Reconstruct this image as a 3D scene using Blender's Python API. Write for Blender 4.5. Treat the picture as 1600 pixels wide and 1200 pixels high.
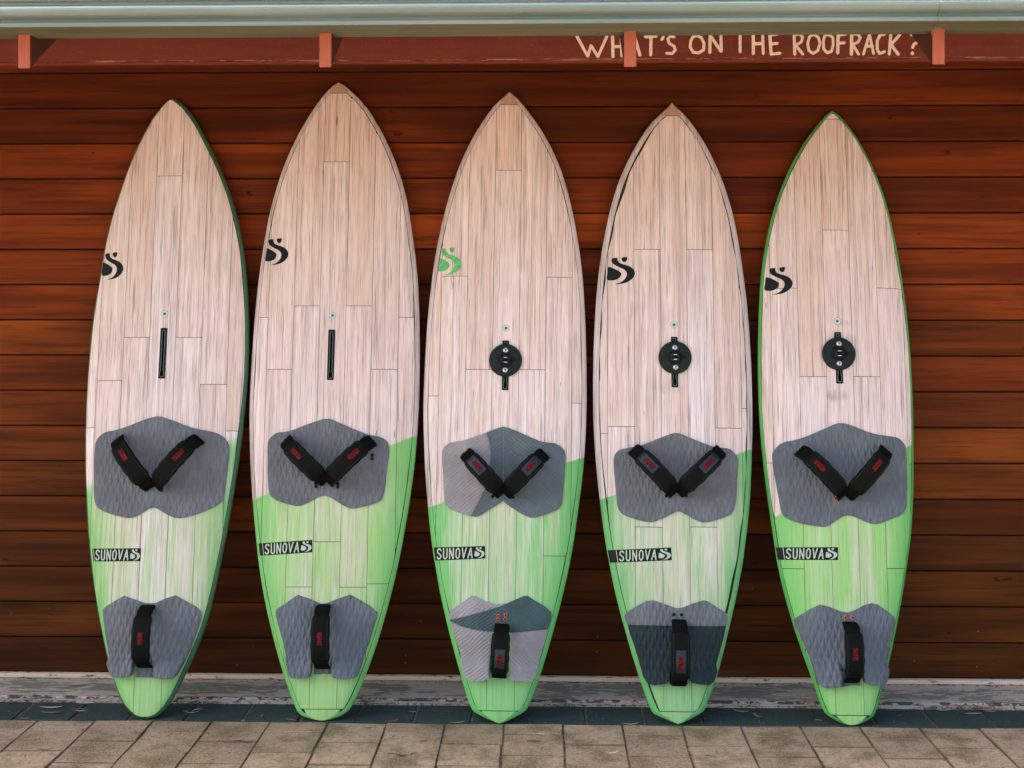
import bpy, math, random
from mathutils import Matrix, Vector
from mathutils.geometry import delaunay_2d_cdt

for o in list(bpy.data.objects):
    bpy.data.objects.remove(o)
SC = bpy.context.scene
COL = SC.collection
R = math.radians

# ------------------------------------------------------------------ camera, sky, sun, exposure
cam = bpy.data.cameras.new('camera')
cam.sensor_width = 36.0
cam.lens = 45.0
cam.shift_y = -0.0875
cam.clip_start = 0.05
cam.clip_end = 2000.0
camo = bpy.data.objects.new('camera', cam)
COL.objects.link(camo)
camo.location = (0.0, -4.9, 1.5)
camo.rotation_euler = (R(90), 0, math.atan(0.025))
SC.camera = camo

SUN_EL, SUN_AZ = 40.0, 102.0          # sun height; degrees to the left of straight behind the camera: it stands behind the wall's left end, the wall is in open shade
world = bpy.data.worlds.new('World')
SC.world = world
world.use_nodes = True
wn = world.node_tree
for n in list(wn.nodes):
    wn.nodes.remove(n)
sky = wn.nodes.new('ShaderNodeTexSky')
sky.sky_type = 'NISHITA'
sky.sun_disc = False
sky.sun_elevation = R(SUN_EL)
sky.sun_rotation = R(180 + SUN_AZ)
sky.air_density = 1.0
sky.dust_density = 7.0
sky.ozone_density = 1.0
bg = wn.nodes.new('ShaderNodeBackground')
bg.inputs['Strength'].default_value = 0.15
wo = wn.nodes.new('ShaderNodeOutputWorld')
wn.links.new(sky.outputs[0], bg.inputs['Color'])
wn.links.new(bg.outputs[0], wo.inputs['Surface'])

sun = bpy.data.lights.new('sun', 'SUN')
sun.energy = 2.0
sun.angle = R(0.53)
sun.color = (1.0, 0.965, 0.93)
suno = bpy.data.objects.new('sun', sun)
COL.objects.link(suno)
to_sun = Vector((-math.sin(R(SUN_AZ)) * math.cos(R(SUN_EL)), -math.cos(R(SUN_AZ)) * math.cos(R(SUN_EL)), math.sin(R(SUN_EL))))
suno.rotation_euler = to_sun.to_track_quat('Z', 'Y').to_euler()

SC.view_settings.view_transform = 'Standard'
SC.view_settings.look = 'None'
SC.view_settings.gamma = 1.0
SC.view_settings.use_curve_mapping = False
SC.view_settings.exposure = 2.15
SC.cycles.adaptive_threshold = 0.02
SC.cycles.max_bounces = 5
SC.cycles.diffuse_bounces = 3
SC.cycles.glossy_bounces = 2
SC.cycles.transmission_bounces = 0
SC.cycles.volume_bounces = 0

# ------------------------------------------------------------------ measured shapes, metres
# outline: (height along the board, left edge, right edge); everything else in the board's own plane
BOARDS = {1: {'loc': [-1.402, -0.4216, 0.0],
     'lean': 0.17284,
     'roll': 0.00917,
     'length': 2.2772,
     'outline': [(-0.0012, -0.0024, -0.0024), (-0.0003, -0.0177, 0.0163), (0.0023, -0.0329, 0.0296), (0.0067, -0.0433, 0.0386), (0.0129, -0.0571, 0.048), (0.0207, -0.0655, 0.0558), (0.0303, -0.0758, 0.0652),
                 (0.0416, -0.0862, 0.0733), (0.0546, -0.0946, 0.0816), (0.0693, -0.1041, 0.0907), (0.0856, -0.1121, 0.0991), (0.1036, -0.12, 0.1083), (0.1231, -0.1284, 0.1176), (0.1442, -0.1369, 0.1268),
                 (0.1669, -0.1457, 0.1367), (0.191, -0.1544, 0.147), (0.2166, -0.1625, 0.1573), (0.2437, -0.1707, 0.1678), (0.2721, -0.1787, 0.178), (0.3018, -0.1867, 0.1877), (0.3329, -0.1948, 0.1966),
                 (0.3652, -0.2028, 0.2047), (0.3986, -0.2107, 0.2124), (0.4333, -0.2184, 0.2195), (0.469, -0.226, 0.2261), (0.5057, -0.2331, 0.2324), (0.5434, -0.2396, 0.2387), (0.5821, -0.2458, 0.2451),
                 (0.6216, -0.2518, 0.252), (0.6619, -0.2574, 0.2586), (0.7029, -0.2624, 0.2647), (0.7446, -0.2671, 0.2703), (0.7869, -0.2713, 0.2758), (0.8298, -0.275, 0.2814), (0.8731, -0.2781, 0.287),
                 (0.9169, -0.2807, 0.2922), (0.9609, -0.2829, 0.2967), (1.0053, -0.2847, 0.3005), (1.0499, -0.2863, 0.3037), (1.0946, -0.2872, 0.3072), (1.1394, -0.2873, 0.3105), (1.1841, -0.2871, 0.313),
                 (1.2289, -0.2866, 0.3145), (1.2734, -0.2858, 0.315), (1.3178, -0.2846, 0.3147), (1.3619, -0.2826, 0.3136), (1.4056, -0.2796, 0.3122), (1.449, -0.2757, 0.31), (1.4918, -0.2711, 0.3074),
                 (1.5341, -0.266, 0.3041), (1.5758, -0.2606, 0.2997), (1.6169, -0.2558, 0.2947), (1.6572, -0.2512, 0.2892), (1.6967, -0.2462, 0.2832), (1.7353, -0.2399, 0.2757), (1.773, -0.2328, 0.2672),
                 (1.8098, -0.2251, 0.2581), (1.8455, -0.2167, 0.2482), (1.8801, -0.2076, 0.2374), (1.9136, -0.1981, 0.2259), (1.9459, -0.1884, 0.2136), (1.9769, -0.1787, 0.2006), (2.0067, -0.1688, 0.1874),
                 (2.0351, -0.1588, 0.1741), (2.0621, -0.1486, 0.1609), (2.0877, -0.1384, 0.1481), (2.1119, -0.128, 0.1356), (2.1345, -0.1172, 0.1237), (2.1556, -0.107, 0.1127), (2.1752, -0.0967, 0.1011),
                 (2.1931, -0.087, 0.0901), (2.2094, -0.0776, 0.079), (2.2241, -0.0664, 0.068), (2.2371, -0.0564, 0.0582), (2.2484, -0.0471, 0.0489), (2.258, -0.038, 0.0383), (2.2659, -0.0305, 0.0296),
                 (2.272, -0.0236, 0.0223), (2.2764, -0.0165, 0.0141), (2.2791, -0.0095, 0.0058), (2.2799, -0.0024, -0.0024)],
     'front_pad': [('grey',
                    [(-0.0047, 1.0634), (0.0133, 1.0612), (0.0574, 1.0457), (0.1041, 1.0272), (0.1454, 1.0148), (0.1915, 1.0079), (0.2224, 0.9977), (0.2486, 0.9773), (0.2585, 0.9546), (0.2595, 0.9245), (0.2566, 0.8895),
                     (0.2529, 0.8495), (0.2494, 0.8047), (0.2455, 0.77), (0.241, 0.7552), (0.2214, 0.7379), (0.1867, 0.7218), (0.1469, 0.7062), (0.112, 0.6965), (0.0819, 0.6937), (0.0512, 0.7042), (0.0201, 0.7226),
                     (0.002, 0.7326), (-0.0157, 0.7327), (-0.0403, 0.718), (-0.0698, 0.6998), (-0.0948, 0.695), (-0.1255, 0.7016), (-0.1664, 0.7117), (-0.2025, 0.7252), (-0.221, 0.7402), (-0.2285, 0.7576),
                     (-0.2329, 0.7924), (-0.235, 0.8423), (-0.2376, 0.8924), (-0.2381, 0.9426), (-0.2346, 0.9728), (-0.2213, 0.9929), (-0.1966, 1.0089), (-0.1559, 1.0137), (-0.1156, 1.0266), (-0.0704, 1.0451),
                     (-0.025, 1.06)])],
     'tail_pad': [('grey',
                   [(-0.1785, 0.372), (-0.1651, 0.3841), (-0.1311, 0.4047), (-0.0995, 0.4215), (-0.0665, 0.4113), (-0.0208, 0.3957), (0.0141, 0.3956), (0.0533, 0.4123), (0.0854, 0.4228), (0.1185, 0.4058),
                    (0.1592, 0.383), (0.1773, 0.3661), (0.1795, 0.3469), (0.1718, 0.3133), (0.1586, 0.2703), (0.1406, 0.2226), (0.1223, 0.1846), (0.1039, 0.1491), (0.0896, 0.1363), (0.055, 0.1374), (0.0252, 0.1412),
                    (0.0174, 0.1493), (0.0153, 0.2086), (0.0114, 0.2086), (0.0154, 0.1398), (-0.0401, 0.1413), (-0.0422, 0.2088), (-0.0491, 0.2088), (-0.0509, 0.1613), (-0.0591, 0.1461), (-0.0885, 0.1414),
                    (-0.1182, 0.1415), (-0.1335, 0.1496), (-0.1405, 0.1709), (-0.1478, 0.1876), (-0.1436, 0.2042), (-0.1525, 0.2328), (-0.1619, 0.2711), (-0.1711, 0.3239)])],
     'kick': (0.2175, 0.1881),
     'groove': [(-0.1669, 0.7722), (-0.1181, 0.7595), (-0.0571, 0.7542), (-0.007, 0.7639), (0.039, 0.7537), (0.0998, 0.7509), (0.155, 0.7606)],
     'straps': [((-0.1428, 0.977), (-0.0164, 0.809)), ((0.1499, 0.9752), (0.0075, 0.8089)), ((-0.0068, 0.3816), (-0.0091, 0.1802))],
     'plugs': [],
     'joints': {0: [1.9739], -1: [1.3565], 1: [1.3544], -2: [1.1974], 2: [1.1802], -3: [1.025], 3: [1.0094]},
     'tips': (None, None),
     'green': [(-0.2599, 0.8126), (0.2952, 0.9875)],
     'logo': [(-0.2527, 1.6825), (-0.1643, 1.6816), (-0.1594, 1.5789), (-0.2475, 1.5797)],
     'sticker': [(-0.2319, 0.5877), (-0.0454, 0.5889), (-0.0454, 0.5429), (-0.2244, 0.5421)],
     'track': ('slot', [(0.0049, 1.3909), (0.0031, 1.2025)], (0.0046, 1.4436))},
 2: {'loc': [-0.7771, -0.4309, 0.0],
     'lean': 0.1725,
     'roll': 0.00298,
     'length': 2.3355,
     'outline': [(-0.0012, -0.0013, -0.0013), (-0.0003, -0.0162, 0.0124), (0.0024, -0.0355, 0.029), (0.0069, -0.0528, 0.0422), (0.0132, -0.0731, 0.0607), (0.0213, -0.0845, 0.0748), (0.0311, -0.0942, 0.0882),
                 (0.0427, -0.1003, 0.0974), (0.056, -0.1066, 0.1044), (0.0711, -0.1133, 0.1123), (0.0878, -0.1207, 0.1202), (0.1062, -0.1284, 0.1281), (0.1263, -0.1367, 0.1366), (0.1479, -0.1452, 0.1447),
                 (0.1712, -0.1539, 0.1535), (0.1959, -0.1628, 0.1624), (0.2222, -0.1715, 0.1714), (0.2499, -0.1804, 0.1806), (0.279, -0.1895, 0.1898), (0.3096, -0.1986, 0.1988), (0.3414, -0.2078, 0.2077),
                 (0.3745, -0.2168, 0.2164), (0.4088, -0.2255, 0.2251), (0.4443, -0.2337, 0.2338), (0.481, -0.2414, 0.2422), (0.5186, -0.2487, 0.2502), (0.5573, -0.2552, 0.258), (0.597, -0.2612, 0.2655),
                 (0.6375, -0.2671, 0.2726), (0.6788, -0.2728, 0.2793), (0.7209, -0.2782, 0.2858), (0.7637, -0.2833, 0.292), (0.807, -0.2881, 0.2978), (0.851, -0.2925, 0.303), (0.8954, -0.2964, 0.3076),
                 (0.9403, -0.2996, 0.3114), (0.9855, -0.3023, 0.3143), (1.031, -0.3048, 0.3169), (1.0767, -0.3068, 0.319), (1.1226, -0.3073, 0.3203), (1.1685, -0.3067, 0.321), (1.2144, -0.3061, 0.3213),
                 (1.2603, -0.3052, 0.3211), (1.306, -0.3041, 0.3206), (1.3515, -0.3026, 0.32), (1.3967, -0.3008, 0.319), (1.4416, -0.2988, 0.3174), (1.486, -0.2964, 0.3156), (1.53, -0.2933, 0.313),
                 (1.5734, -0.2897, 0.3101), (1.6162, -0.2854, 0.3062), (1.6582, -0.2807, 0.3011), (1.6996, -0.2757, 0.2953), (1.7401, -0.2703, 0.2892), (1.7797, -0.2643, 0.2834), (1.8184, -0.258, 0.2772),
                 (1.8561, -0.2505, 0.2703), (1.8927, -0.2419, 0.2625), (1.9282, -0.2327, 0.2534), (1.9625, -0.2231, 0.2435), (1.9956, -0.2129, 0.2327), (2.0275, -0.2019, 0.2212), (2.058, -0.1903, 0.2091),
                 (2.0871, -0.1781, 0.1964), (2.1148, -0.1656, 0.1832), (2.1411, -0.1532, 0.1698), (2.1659, -0.1403, 0.1564), (2.1891, -0.1274, 0.1428), (2.2108, -0.1147, 0.1296), (2.2308, -0.1028, 0.1176),
                 (2.2492, -0.0908, 0.103), (2.2659, -0.0797, 0.0893), (2.281, -0.0683, 0.076), (2.2943, -0.0576, 0.0617), (2.3059, -0.0483, 0.0493), (2.3158, -0.0381, 0.0384), (2.3238, -0.0296, 0.0292),
                 (2.3301, -0.0216, 0.0212), (2.3346, -0.0136, 0.0123), (2.3373, -0.0065, 0.0044), (2.3382, -0.0013, -0.0013)],
     'front_pad': [('grey',
                    [(-0.0071, 1.0571), (0.0082, 1.0546), (0.0492, 1.0354), (0.0901, 1.0183), (0.1258, 1.0043), (0.1563, 0.9957), (0.1867, 0.9917), (0.2097, 0.9767), (0.2176, 0.9567), (0.2181, 0.9292), (0.2137, 0.8943),
                     (0.2094, 0.8545), (0.2053, 0.805), (0.1983, 0.7754), (0.1886, 0.7596), (0.1613, 0.7482), (0.1215, 0.7383), (0.0916, 0.7324), (0.0714, 0.7368), (0.046, 0.7506), (0.0104, 0.7727), (-0.0149, 0.7811),
                     (-0.0373, 0.7727), (-0.0694, 0.7554), (-0.1041, 0.7405), (-0.1344, 0.7464), (-0.1699, 0.7553), (-0.1979, 0.7676), (-0.2135, 0.7824), (-0.2193, 0.8047), (-0.2235, 0.8543), (-0.2253, 0.9041),
                     (-0.228, 0.9541), (-0.2267, 0.9767), (-0.2131, 0.9943), (-0.1933, 1.0068), (-0.1629, 1.0094), (-0.1377, 1.0144), (-0.0976, 1.0305), (-0.0525, 1.0471), (-0.0223, 1.0556)])],
     'tail_pad': [('blue',
                   [(-0.1796, 0.3697), (-0.175, 0.3794), (-0.1386, 0.4035), (-0.0998, 0.43), (-0.0648, 0.4196), (-0.0147, 0.4), (0.0051, 0.4015), (0.0443, 0.417), (0.0885, 0.4315), (0.1186, 0.4153), (0.1586, 0.3924),
                    (0.1847, 0.3685), (0.1831, 0.3494), (0.1725, 0.3159), (0.161, 0.273), (0.1494, 0.2398), (0.1401, 0.2161), (0.131, 0.183), (0.1218, 0.1546), (0.1122, 0.1461), (0.0707, 0.1441), (0.0412, 0.1472),
                    (0.0332, 0.1543), (0.0312, 0.2133), (0.0267, 0.2133), (0.0281, 0.1599), (0.0115, 0.1579), (0.0016, 0.1612), (-0.0081, 0.1578), (-0.0317, 0.1577), (-0.0341, 0.2107), (-0.0405, 0.2106),
                    (-0.0416, 0.1634), (-0.0471, 0.1492), (-0.0764, 0.1444), (-0.1083, 0.1452), (-0.1184, 0.1536), (-0.1265, 0.1772), (-0.1349, 0.2103), (-0.1408, 0.2387), (-0.1519, 0.2767), (-0.1682, 0.3243),
                    (-0.1776, 0.353)])],
     'kick': (0.2244, 0.1953),
     'groove': [(-0.1792, 0.8097), (-0.1459, 0.7924), (-0.0952, 0.7791), (-0.0603, 0.7875), (-0.0157, 0.8098), (0.0251, 0.7876), (0.0656, 0.7728), (0.1206, 0.7802), (0.1653, 0.8)],
     'straps': [((-0.1549, 0.9748), (-0.0092, 0.8343)), ((0.1529, 0.9733), (0.0029, 0.8317)), ((-0.0033, 0.3888), (-0.0012, 0.183))],
     'plugs': [('dark', [(0.157, 0.9251), (0.1573, 0.9121), (-0.0434, 0.8236), (-0.0431, 0.8117), (0.0356, 0.8222), (0.0358, 0.8108)])],
     'joints': {0: [2.0263, 0.6159], -1: [1.4748, 0.4572], 1: [1.4742, 0.457], -2: [1.2391], 2: [1.2385, 0.4684], -3: [1.4345], 3: [1.433]},
     'tips': (2.2978, 0.038),
     'green': [(-0.2648, 0.7701), (0.3172, 0.9996)],
     'logo': [(-0.2691, 1.7335), (-0.1757, 1.7331), (-0.1726, 1.6326), (-0.2656, 1.6329)],
     'sticker': [(-0.253, 0.6092), (-0.0527, 0.6228), (-0.0515, 0.5788), (-0.2459, 0.5658)],
     'track': ('slot', [(-0.0016, 1.3854), (-0.003, 1.1986)], (-0.001, 1.4383))},
 3: {'loc': [-0.1535, -0.4442, 0.0],
     'lean': 0.18105,
     'roll': -0.00987,
     'length': 2.3004,
     'outline': [(-0.0012, -0.0003, -0.0003), (-0.0003, -0.0051, 0.0035), (0.0024, -0.0171, 0.0127), (0.0068, -0.031, 0.0265), (0.013, -0.0481, 0.0392), (0.021, -0.0656, 0.0555), (0.0307, -0.086, 0.0731),
                 (0.0421, -0.0998, 0.0902), (0.0552, -0.1064, 0.0983), (0.0701, -0.1131, 0.1058), (0.0865, -0.1196, 0.1125), (0.1047, -0.1256, 0.1197), (0.1244, -0.132, 0.1265), (0.1457, -0.1386, 0.1339),
                 (0.1686, -0.1459, 0.1417), (0.193, -0.1538, 0.1492), (0.2189, -0.162, 0.1571), (0.2462, -0.1705, 0.1651), (0.2749, -0.1791, 0.1734), (0.3049, -0.1878, 0.1818), (0.3363, -0.1965, 0.1905),
                 (0.3689, -0.2052, 0.1992), (0.4027, -0.214, 0.208), (0.4377, -0.2227, 0.2167), (0.4738, -0.2307, 0.2251), (0.5109, -0.2383, 0.2332), (0.549, -0.2458, 0.2411), (0.588, -0.2533, 0.2485),
                 (0.6279, -0.26, 0.2549), (0.6686, -0.266, 0.2609), (0.7101, -0.2713, 0.2666), (0.7522, -0.2762, 0.2723), (0.795, -0.2808, 0.2779), (0.8383, -0.2852, 0.2832), (0.882, -0.2892, 0.2876),
                 (0.9262, -0.2925, 0.2911), (0.9708, -0.2953, 0.294), (1.0156, -0.2979, 0.2962), (1.0606, -0.3002, 0.2978), (1.1058, -0.3017, 0.2989), (1.151, -0.3016, 0.2992), (1.1962, -0.3009, 0.2991),
                 (1.2414, -0.3001, 0.2985), (1.2864, -0.2991, 0.2974), (1.3312, -0.2978, 0.2961), (1.3758, -0.2963, 0.2946), (1.42, -0.2941, 0.2929), (1.4637, -0.2915, 0.291), (1.507, -0.2881, 0.2888),
                 (1.5498, -0.2842, 0.2856), (1.5919, -0.28, 0.2822), (1.6334, -0.2754, 0.2777), (1.6741, -0.2701, 0.2725), (1.714, -0.264, 0.2667), (1.753, -0.257, 0.2601), (1.7911, -0.2494, 0.2534),
                 (1.8282, -0.2413, 0.2461), (1.8643, -0.2327, 0.2382), (1.8993, -0.2237, 0.2298), (1.9331, -0.2142, 0.2209), (1.9657, -0.2044, 0.2112), (1.9971, -0.1942, 0.2006), (2.0271, -0.1835, 0.1891),
                 (2.0558, -0.172, 0.1769), (2.0831, -0.16, 0.1641), (2.109, -0.148, 0.1511), (2.1334, -0.1354, 0.1375), (2.1563, -0.123, 0.1239), (2.1776, -0.1102, 0.1102), (2.1973, -0.098, 0.0972),
                 (2.2155, -0.0862, 0.0838), (2.232, -0.0746, 0.0714), (2.2468, -0.0643, 0.0599), (2.2599, -0.0521, 0.0494), (2.2713, -0.0405, 0.039), (2.281, -0.0299, 0.0292), (2.289, -0.0212, 0.0212),
                 (2.2952, -0.0135, 0.0133), (2.2996, -0.0072, 0.0069), (2.3023, -0.0025, 0.0021), (2.3032, -0.0003, -0.0003)],
     'front_pad': [('light',
                    [(-0.0673, 1.0082), (-0.0557, 0.9773), (-0.0499, 0.9375), (-0.0516, 0.8878), (-0.0582, 0.8382), (-0.07, 0.8025), (-0.0893, 0.7639), (-0.1171, 0.7106), (-0.1581, 0.7212), (-0.1932, 0.734),
                     (-0.2111, 0.7524), (-0.2144, 0.7868), (-0.2184, 0.846), (-0.2231, 0.8955), (-0.2256, 0.9402), (-0.216, 0.9578), (-0.1987, 0.9705), (-0.1737, 0.9758), (-0.1436, 0.9802), (-0.1087, 0.9927)]),
                   ('slate',
                    [(-0.0668, 1.0087), (-0.0388, 1.0201), (-0.0138, 1.0289), (-0.0035, 1.031), (0.0006, 0.7647), (-0.0144, 0.7551), (-0.044, 0.7375), (-0.0784, 0.714), (-0.0981, 0.7074), (-0.1166, 0.7101),
                     (-0.0887, 0.7634), (-0.0695, 0.8021), (-0.0577, 0.8377), (-0.0511, 0.8878), (-0.0494, 0.9375), (-0.0552, 0.9774)]),
                   ('slate',
                    [(-0.003, 1.0311), (0.0139, 1.0273), (0.0517, 1.0127), (0.0972, 0.9933), (0.1324, 0.9797), (0.1575, 0.9761), (0.1825, 0.9744), (0.2026, 0.9647), (0.2187, 0.9485), (0.2229, 0.9262), (0.2207, 0.8766),
                     (0.2162, 0.8124), (0.2116, 0.7583), (0.1994, 0.7395), (0.1648, 0.7234), (0.1253, 0.7106), (0.0955, 0.7077), (0.0656, 0.721), (0.0255, 0.7449), (0.0054, 0.7603), (0.0011, 0.7647)])],
     'tail_pad': [('light',
                   [(-0.1871, 0.3646), (-0.1825, 0.379), (-0.1462, 0.4034), (-0.1075, 0.4327), (-0.0927, 0.4296), (-0.058, 0.4143), (-0.0284, 0.4053), (-0.0087, 0.4032), (0.0182, 0.4084), (0.0499, 0.4222),
                    (0.0782, 0.4346), (0.0401, 0.4168), (0.0011, 0.4), (-0.0428, 0.385), (-0.0916, 0.3709), (-0.1403, 0.3572), (-0.1843, 0.348)]),
                  ('teal',
                   [(-0.1857, 0.3446), (-0.1403, 0.3558), (-0.0915, 0.3694), (-0.0427, 0.3836), (0.0012, 0.3986), (0.0401, 0.4154), (0.0792, 0.4332), (0.0914, 0.4344), (0.1186, 0.4171), (0.1482, 0.4009),
                    (0.1753, 0.3799), (0.1778, 0.3657), (0.1707, 0.3394), (0.1636, 0.3199), (0.1148, 0.3153), (0.0514, 0.3086), (0.0124, 0.307), (-0.0317, 0.3096), (-0.0905, 0.3148), (-0.1396, 0.3254)]),
                  ('light',
                   [(-0.1826, 0.3413), (-0.1738, 0.3196), (-0.1606, 0.2772), (-0.145, 0.235), (-0.1394, 0.2021), (-0.134, 0.174), (-0.1163, 0.1462), (-0.1017, 0.1418), (-0.0677, 0.1433), (-0.0411, 0.1499),
                    (-0.0411, 0.2085), (-0.0382, 0.265), (-0.0316, 0.3077), (-0.0904, 0.3129), (-0.1396, 0.3235)]),
                  ('light',
                   [(0.0368, 0.3065), (0.1149, 0.3134), (0.1626, 0.318), (0.1543, 0.2777), (0.1425, 0.2398), (0.1331, 0.202), (0.1261, 0.1738), (0.1167, 0.1526), (0.1022, 0.143), (0.0634, 0.147), (0.0342, 0.1511),
                    (0.0308, 0.2191), (0.0325, 0.2662)])],
     'kick': (0.2202, 0.1865),
     'groove': [],
     'straps': [((-0.1354, 0.9304), (-0.0068, 0.7944)), ((0.1417, 0.9324), (0.0094, 0.7937)), ((0.0026, 0.3284), (-0.0044, 0.1593))],
     'plugs': [('dark', [(-0.0387, 0.7808), (0.0345, 0.7788), (-0.1267, 0.9464), (-0.146, 0.9292), (0.1268, 0.9447), (0.1489, 0.9281)]),
               ('orange', [(-0.0129, 0.3646), (-0.0137, 0.3518), (0.014, 0.3675), (0.0132, 0.3537)])],
     'joints': {0: [1.995, 1.2404], -1: [1.2395], 1: [1.241], -2: [1.5881], 2: [1.5872, 0.574], -3: [1.1421], 3: [1.1219]},
     'tips': (2.2537, 0.0407),
     'green': [(-0.2712, 0.7394), (0.2905, 0.9274)],
     'logo': [(-0.2638, 1.697), (-0.1721, 1.6978), (-0.1699, 1.5933), (-0.2612, 1.5925)],
     'sticker': [(-0.2491, 0.5974), (-0.0627, 0.6055), (-0.061, 0.5619), (-0.2414, 0.551)],
     'track': ('disc', [(-0.0001, 1.3473), (0.0001, 1.1641), (-0.0, 1.2735)], (0.0001, 1.3932))},
 4: {'loc': [0.4667, -0.4359, 0.0],
     'lean': 0.18081,
     'roll': -0.00811,
     'length': 2.257,
     'outline': [(-0.0011, 0.0008, 0.0008), (-0.0003, -0.003, 0.0044), (0.0023, -0.0125, 0.0132), (0.0067, -0.0251, 0.0265), (0.0128, -0.0413, 0.0393), (0.0206, -0.0601, 0.0557), (0.0301, -0.0819, 0.0736),
                 (0.0413, -0.0912, 0.0905), (0.0542, -0.0967, 0.0993), (0.0687, -0.1028, 0.1051), (0.0849, -0.1094, 0.1112), (0.1027, -0.1159, 0.1181), (0.1221, -0.1227, 0.1263), (0.143, -0.1298, 0.1349),
                 (0.1654, -0.1373, 0.1422), (0.1894, -0.1452, 0.1498), (0.2147, -0.1533, 0.1576), (0.2415, -0.1616, 0.1654), (0.2697, -0.1698, 0.1731), (0.2992, -0.1782, 0.181), (0.3299, -0.1869, 0.1891),
                 (0.3619, -0.1958, 0.1975), (0.3951, -0.2047, 0.2062), (0.4294, -0.2133, 0.2149), (0.4648, -0.2213, 0.223), (0.5012, -0.2289, 0.2306), (0.5386, -0.2364, 0.2383), (0.5769, -0.2437, 0.2454),
                 (0.6161, -0.2503, 0.2514), (0.656, -0.2564, 0.2572), (0.6967, -0.2621, 0.2627), (0.738, -0.2674, 0.2677), (0.78, -0.2726, 0.272), (0.8224, -0.2775, 0.2753), (0.8654, -0.2817, 0.2779),
                 (0.9087, -0.2856, 0.2804), (0.9524, -0.2891, 0.2825), (0.9964, -0.2918, 0.2846), (1.0406, -0.2937, 0.2861), (1.0849, -0.2952, 0.287), (1.1293, -0.2959, 0.2874), (1.1737, -0.296, 0.2874),
                 (1.218, -0.2957, 0.2871), (1.2621, -0.2953, 0.2861), (1.3061, -0.2944, 0.2847), (1.3498, -0.2929, 0.2832), (1.3932, -0.2912, 0.2813), (1.4361, -0.289, 0.2789), (1.4786, -0.2865, 0.2761),
                 (1.5205, -0.2834, 0.2724), (1.5619, -0.2798, 0.268), (1.6025, -0.2755, 0.2633), (1.6425, -0.2707, 0.2584), (1.6816, -0.2653, 0.2535), (1.7199, -0.2589, 0.2482), (1.7573, -0.2518, 0.2423),
                 (1.7937, -0.2445, 0.2358), (1.8291, -0.2369, 0.2285), (1.8634, -0.2285, 0.2201), (1.8966, -0.2193, 0.211), (1.9286, -0.2094, 0.2013), (1.9594, -0.1988, 0.191), (1.9889, -0.1873, 0.1801),
                 (2.017, -0.175, 0.1686), (2.0438, -0.1623, 0.1567), (2.0692, -0.1495, 0.1446), (2.0931, -0.1366, 0.1322), (2.1156, -0.1237, 0.1198), (2.1365, -0.1105, 0.1069), (2.1559, -0.0981, 0.0948),
                 (2.1737, -0.0844, 0.0823), (2.1898, -0.0718, 0.0708), (2.2044, -0.0573, 0.0592), (2.2173, -0.0433, 0.0478), (2.2285, -0.0318, 0.0368), (2.238, -0.0221, 0.0261), (2.2458, -0.0143, 0.0176),
                 (2.2519, -0.0084, 0.0111), (2.2562, -0.0038, 0.006), (2.2588, -0.0006, 0.0024), (2.2597, 0.0008, 0.0008)],
     'front_pad': [('grey',
                    [(-0.0038, 1.0103), (0.0162, 1.008), (0.0559, 0.9919), (0.1006, 0.974), (0.1353, 0.9604), (0.1651, 0.9583), (0.1949, 0.9561), (0.2146, 0.9414), (0.2266, 0.9217), (0.2272, 0.9019), (0.2228, 0.8525),
                     (0.2192, 0.7934), (0.215, 0.7542), (0.2031, 0.7238), (0.1708, 0.7097), (0.1312, 0.697), (0.0965, 0.6903), (0.072, 0.6987), (0.0377, 0.7178), (0.0092, 0.7321), (-0.0166, 0.7196), (-0.0514, 0.7021),
                     (-0.0811, 0.691), (-0.1058, 0.6906), (-0.1404, 0.6985), (-0.175, 0.7093), (-0.1972, 0.7222), (-0.2086, 0.7417), (-0.212, 0.7784), (-0.2169, 0.8276), (-0.2217, 0.8819), (-0.2232, 0.9117),
                     (-0.2182, 0.9316), (-0.2016, 0.9477), (-0.1691, 0.9546), (-0.1241, 0.9625), (-0.084, 0.9789), (-0.0389, 0.9974)])],
     'tail_pad': [('grey',
                   [(-0.1836, 0.3596), (-0.1786, 0.3739), (-0.1468, 0.3944), (-0.1076, 0.4154), (-0.0807, 0.4182), (-0.049, 0.4081), (-0.0052, 0.393), (0.0143, 0.3924), (0.0486, 0.4066), (0.0927, 0.4206),
                    (0.1073, 0.4184), (0.1411, 0.3984), (0.1772, 0.3752), (0.1804, 0.36), (0.1741, 0.3344), (-0.1763, 0.334)]),
                  ('dark',
                   [(-0.1739, 0.3322), (-0.0268, 0.3324), (0.1731, 0.3324), (0.1636, 0.2888), (0.1483, 0.2415), (0.137, 0.2038), (0.1366, 0.1758), (0.125, 0.1476), (0.1079, 0.1343), (0.0742, 0.1375), (0.0453, 0.1426),
                    (0.0367, 0.1509), (0.037, 0.2117), (0.0341, 0.2117), (0.0332, 0.1345), (-0.0286, 0.1335), (-0.0284, 0.2107), (-0.0313, 0.2107), (-0.0329, 0.1451), (-0.0465, 0.1365), (-0.09, 0.1312),
                    (-0.1093, 0.1393), (-0.1213, 0.1578), (-0.1284, 0.1858), (-0.1379, 0.2185), (-0.1523, 0.2653), (-0.1643, 0.2982)])],
     'kick': (0.203, 0.1742),
     'groove': [(-0.1402, 0.7401), (-0.1006, 0.7298), (-0.0561, 0.7289), (-0.0115, 0.7368), (0.0231, 0.7421), (0.0626, 0.7318), (0.1119, 0.7309), (0.1615, 0.7413)],
     'straps': [((-0.1492, 0.9447), (-0.0083, 0.7971)), ((0.1593, 0.9452), (0.0086, 0.8002)), ((0.0044, 0.3452), (0.0021, 0.135))],
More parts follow.
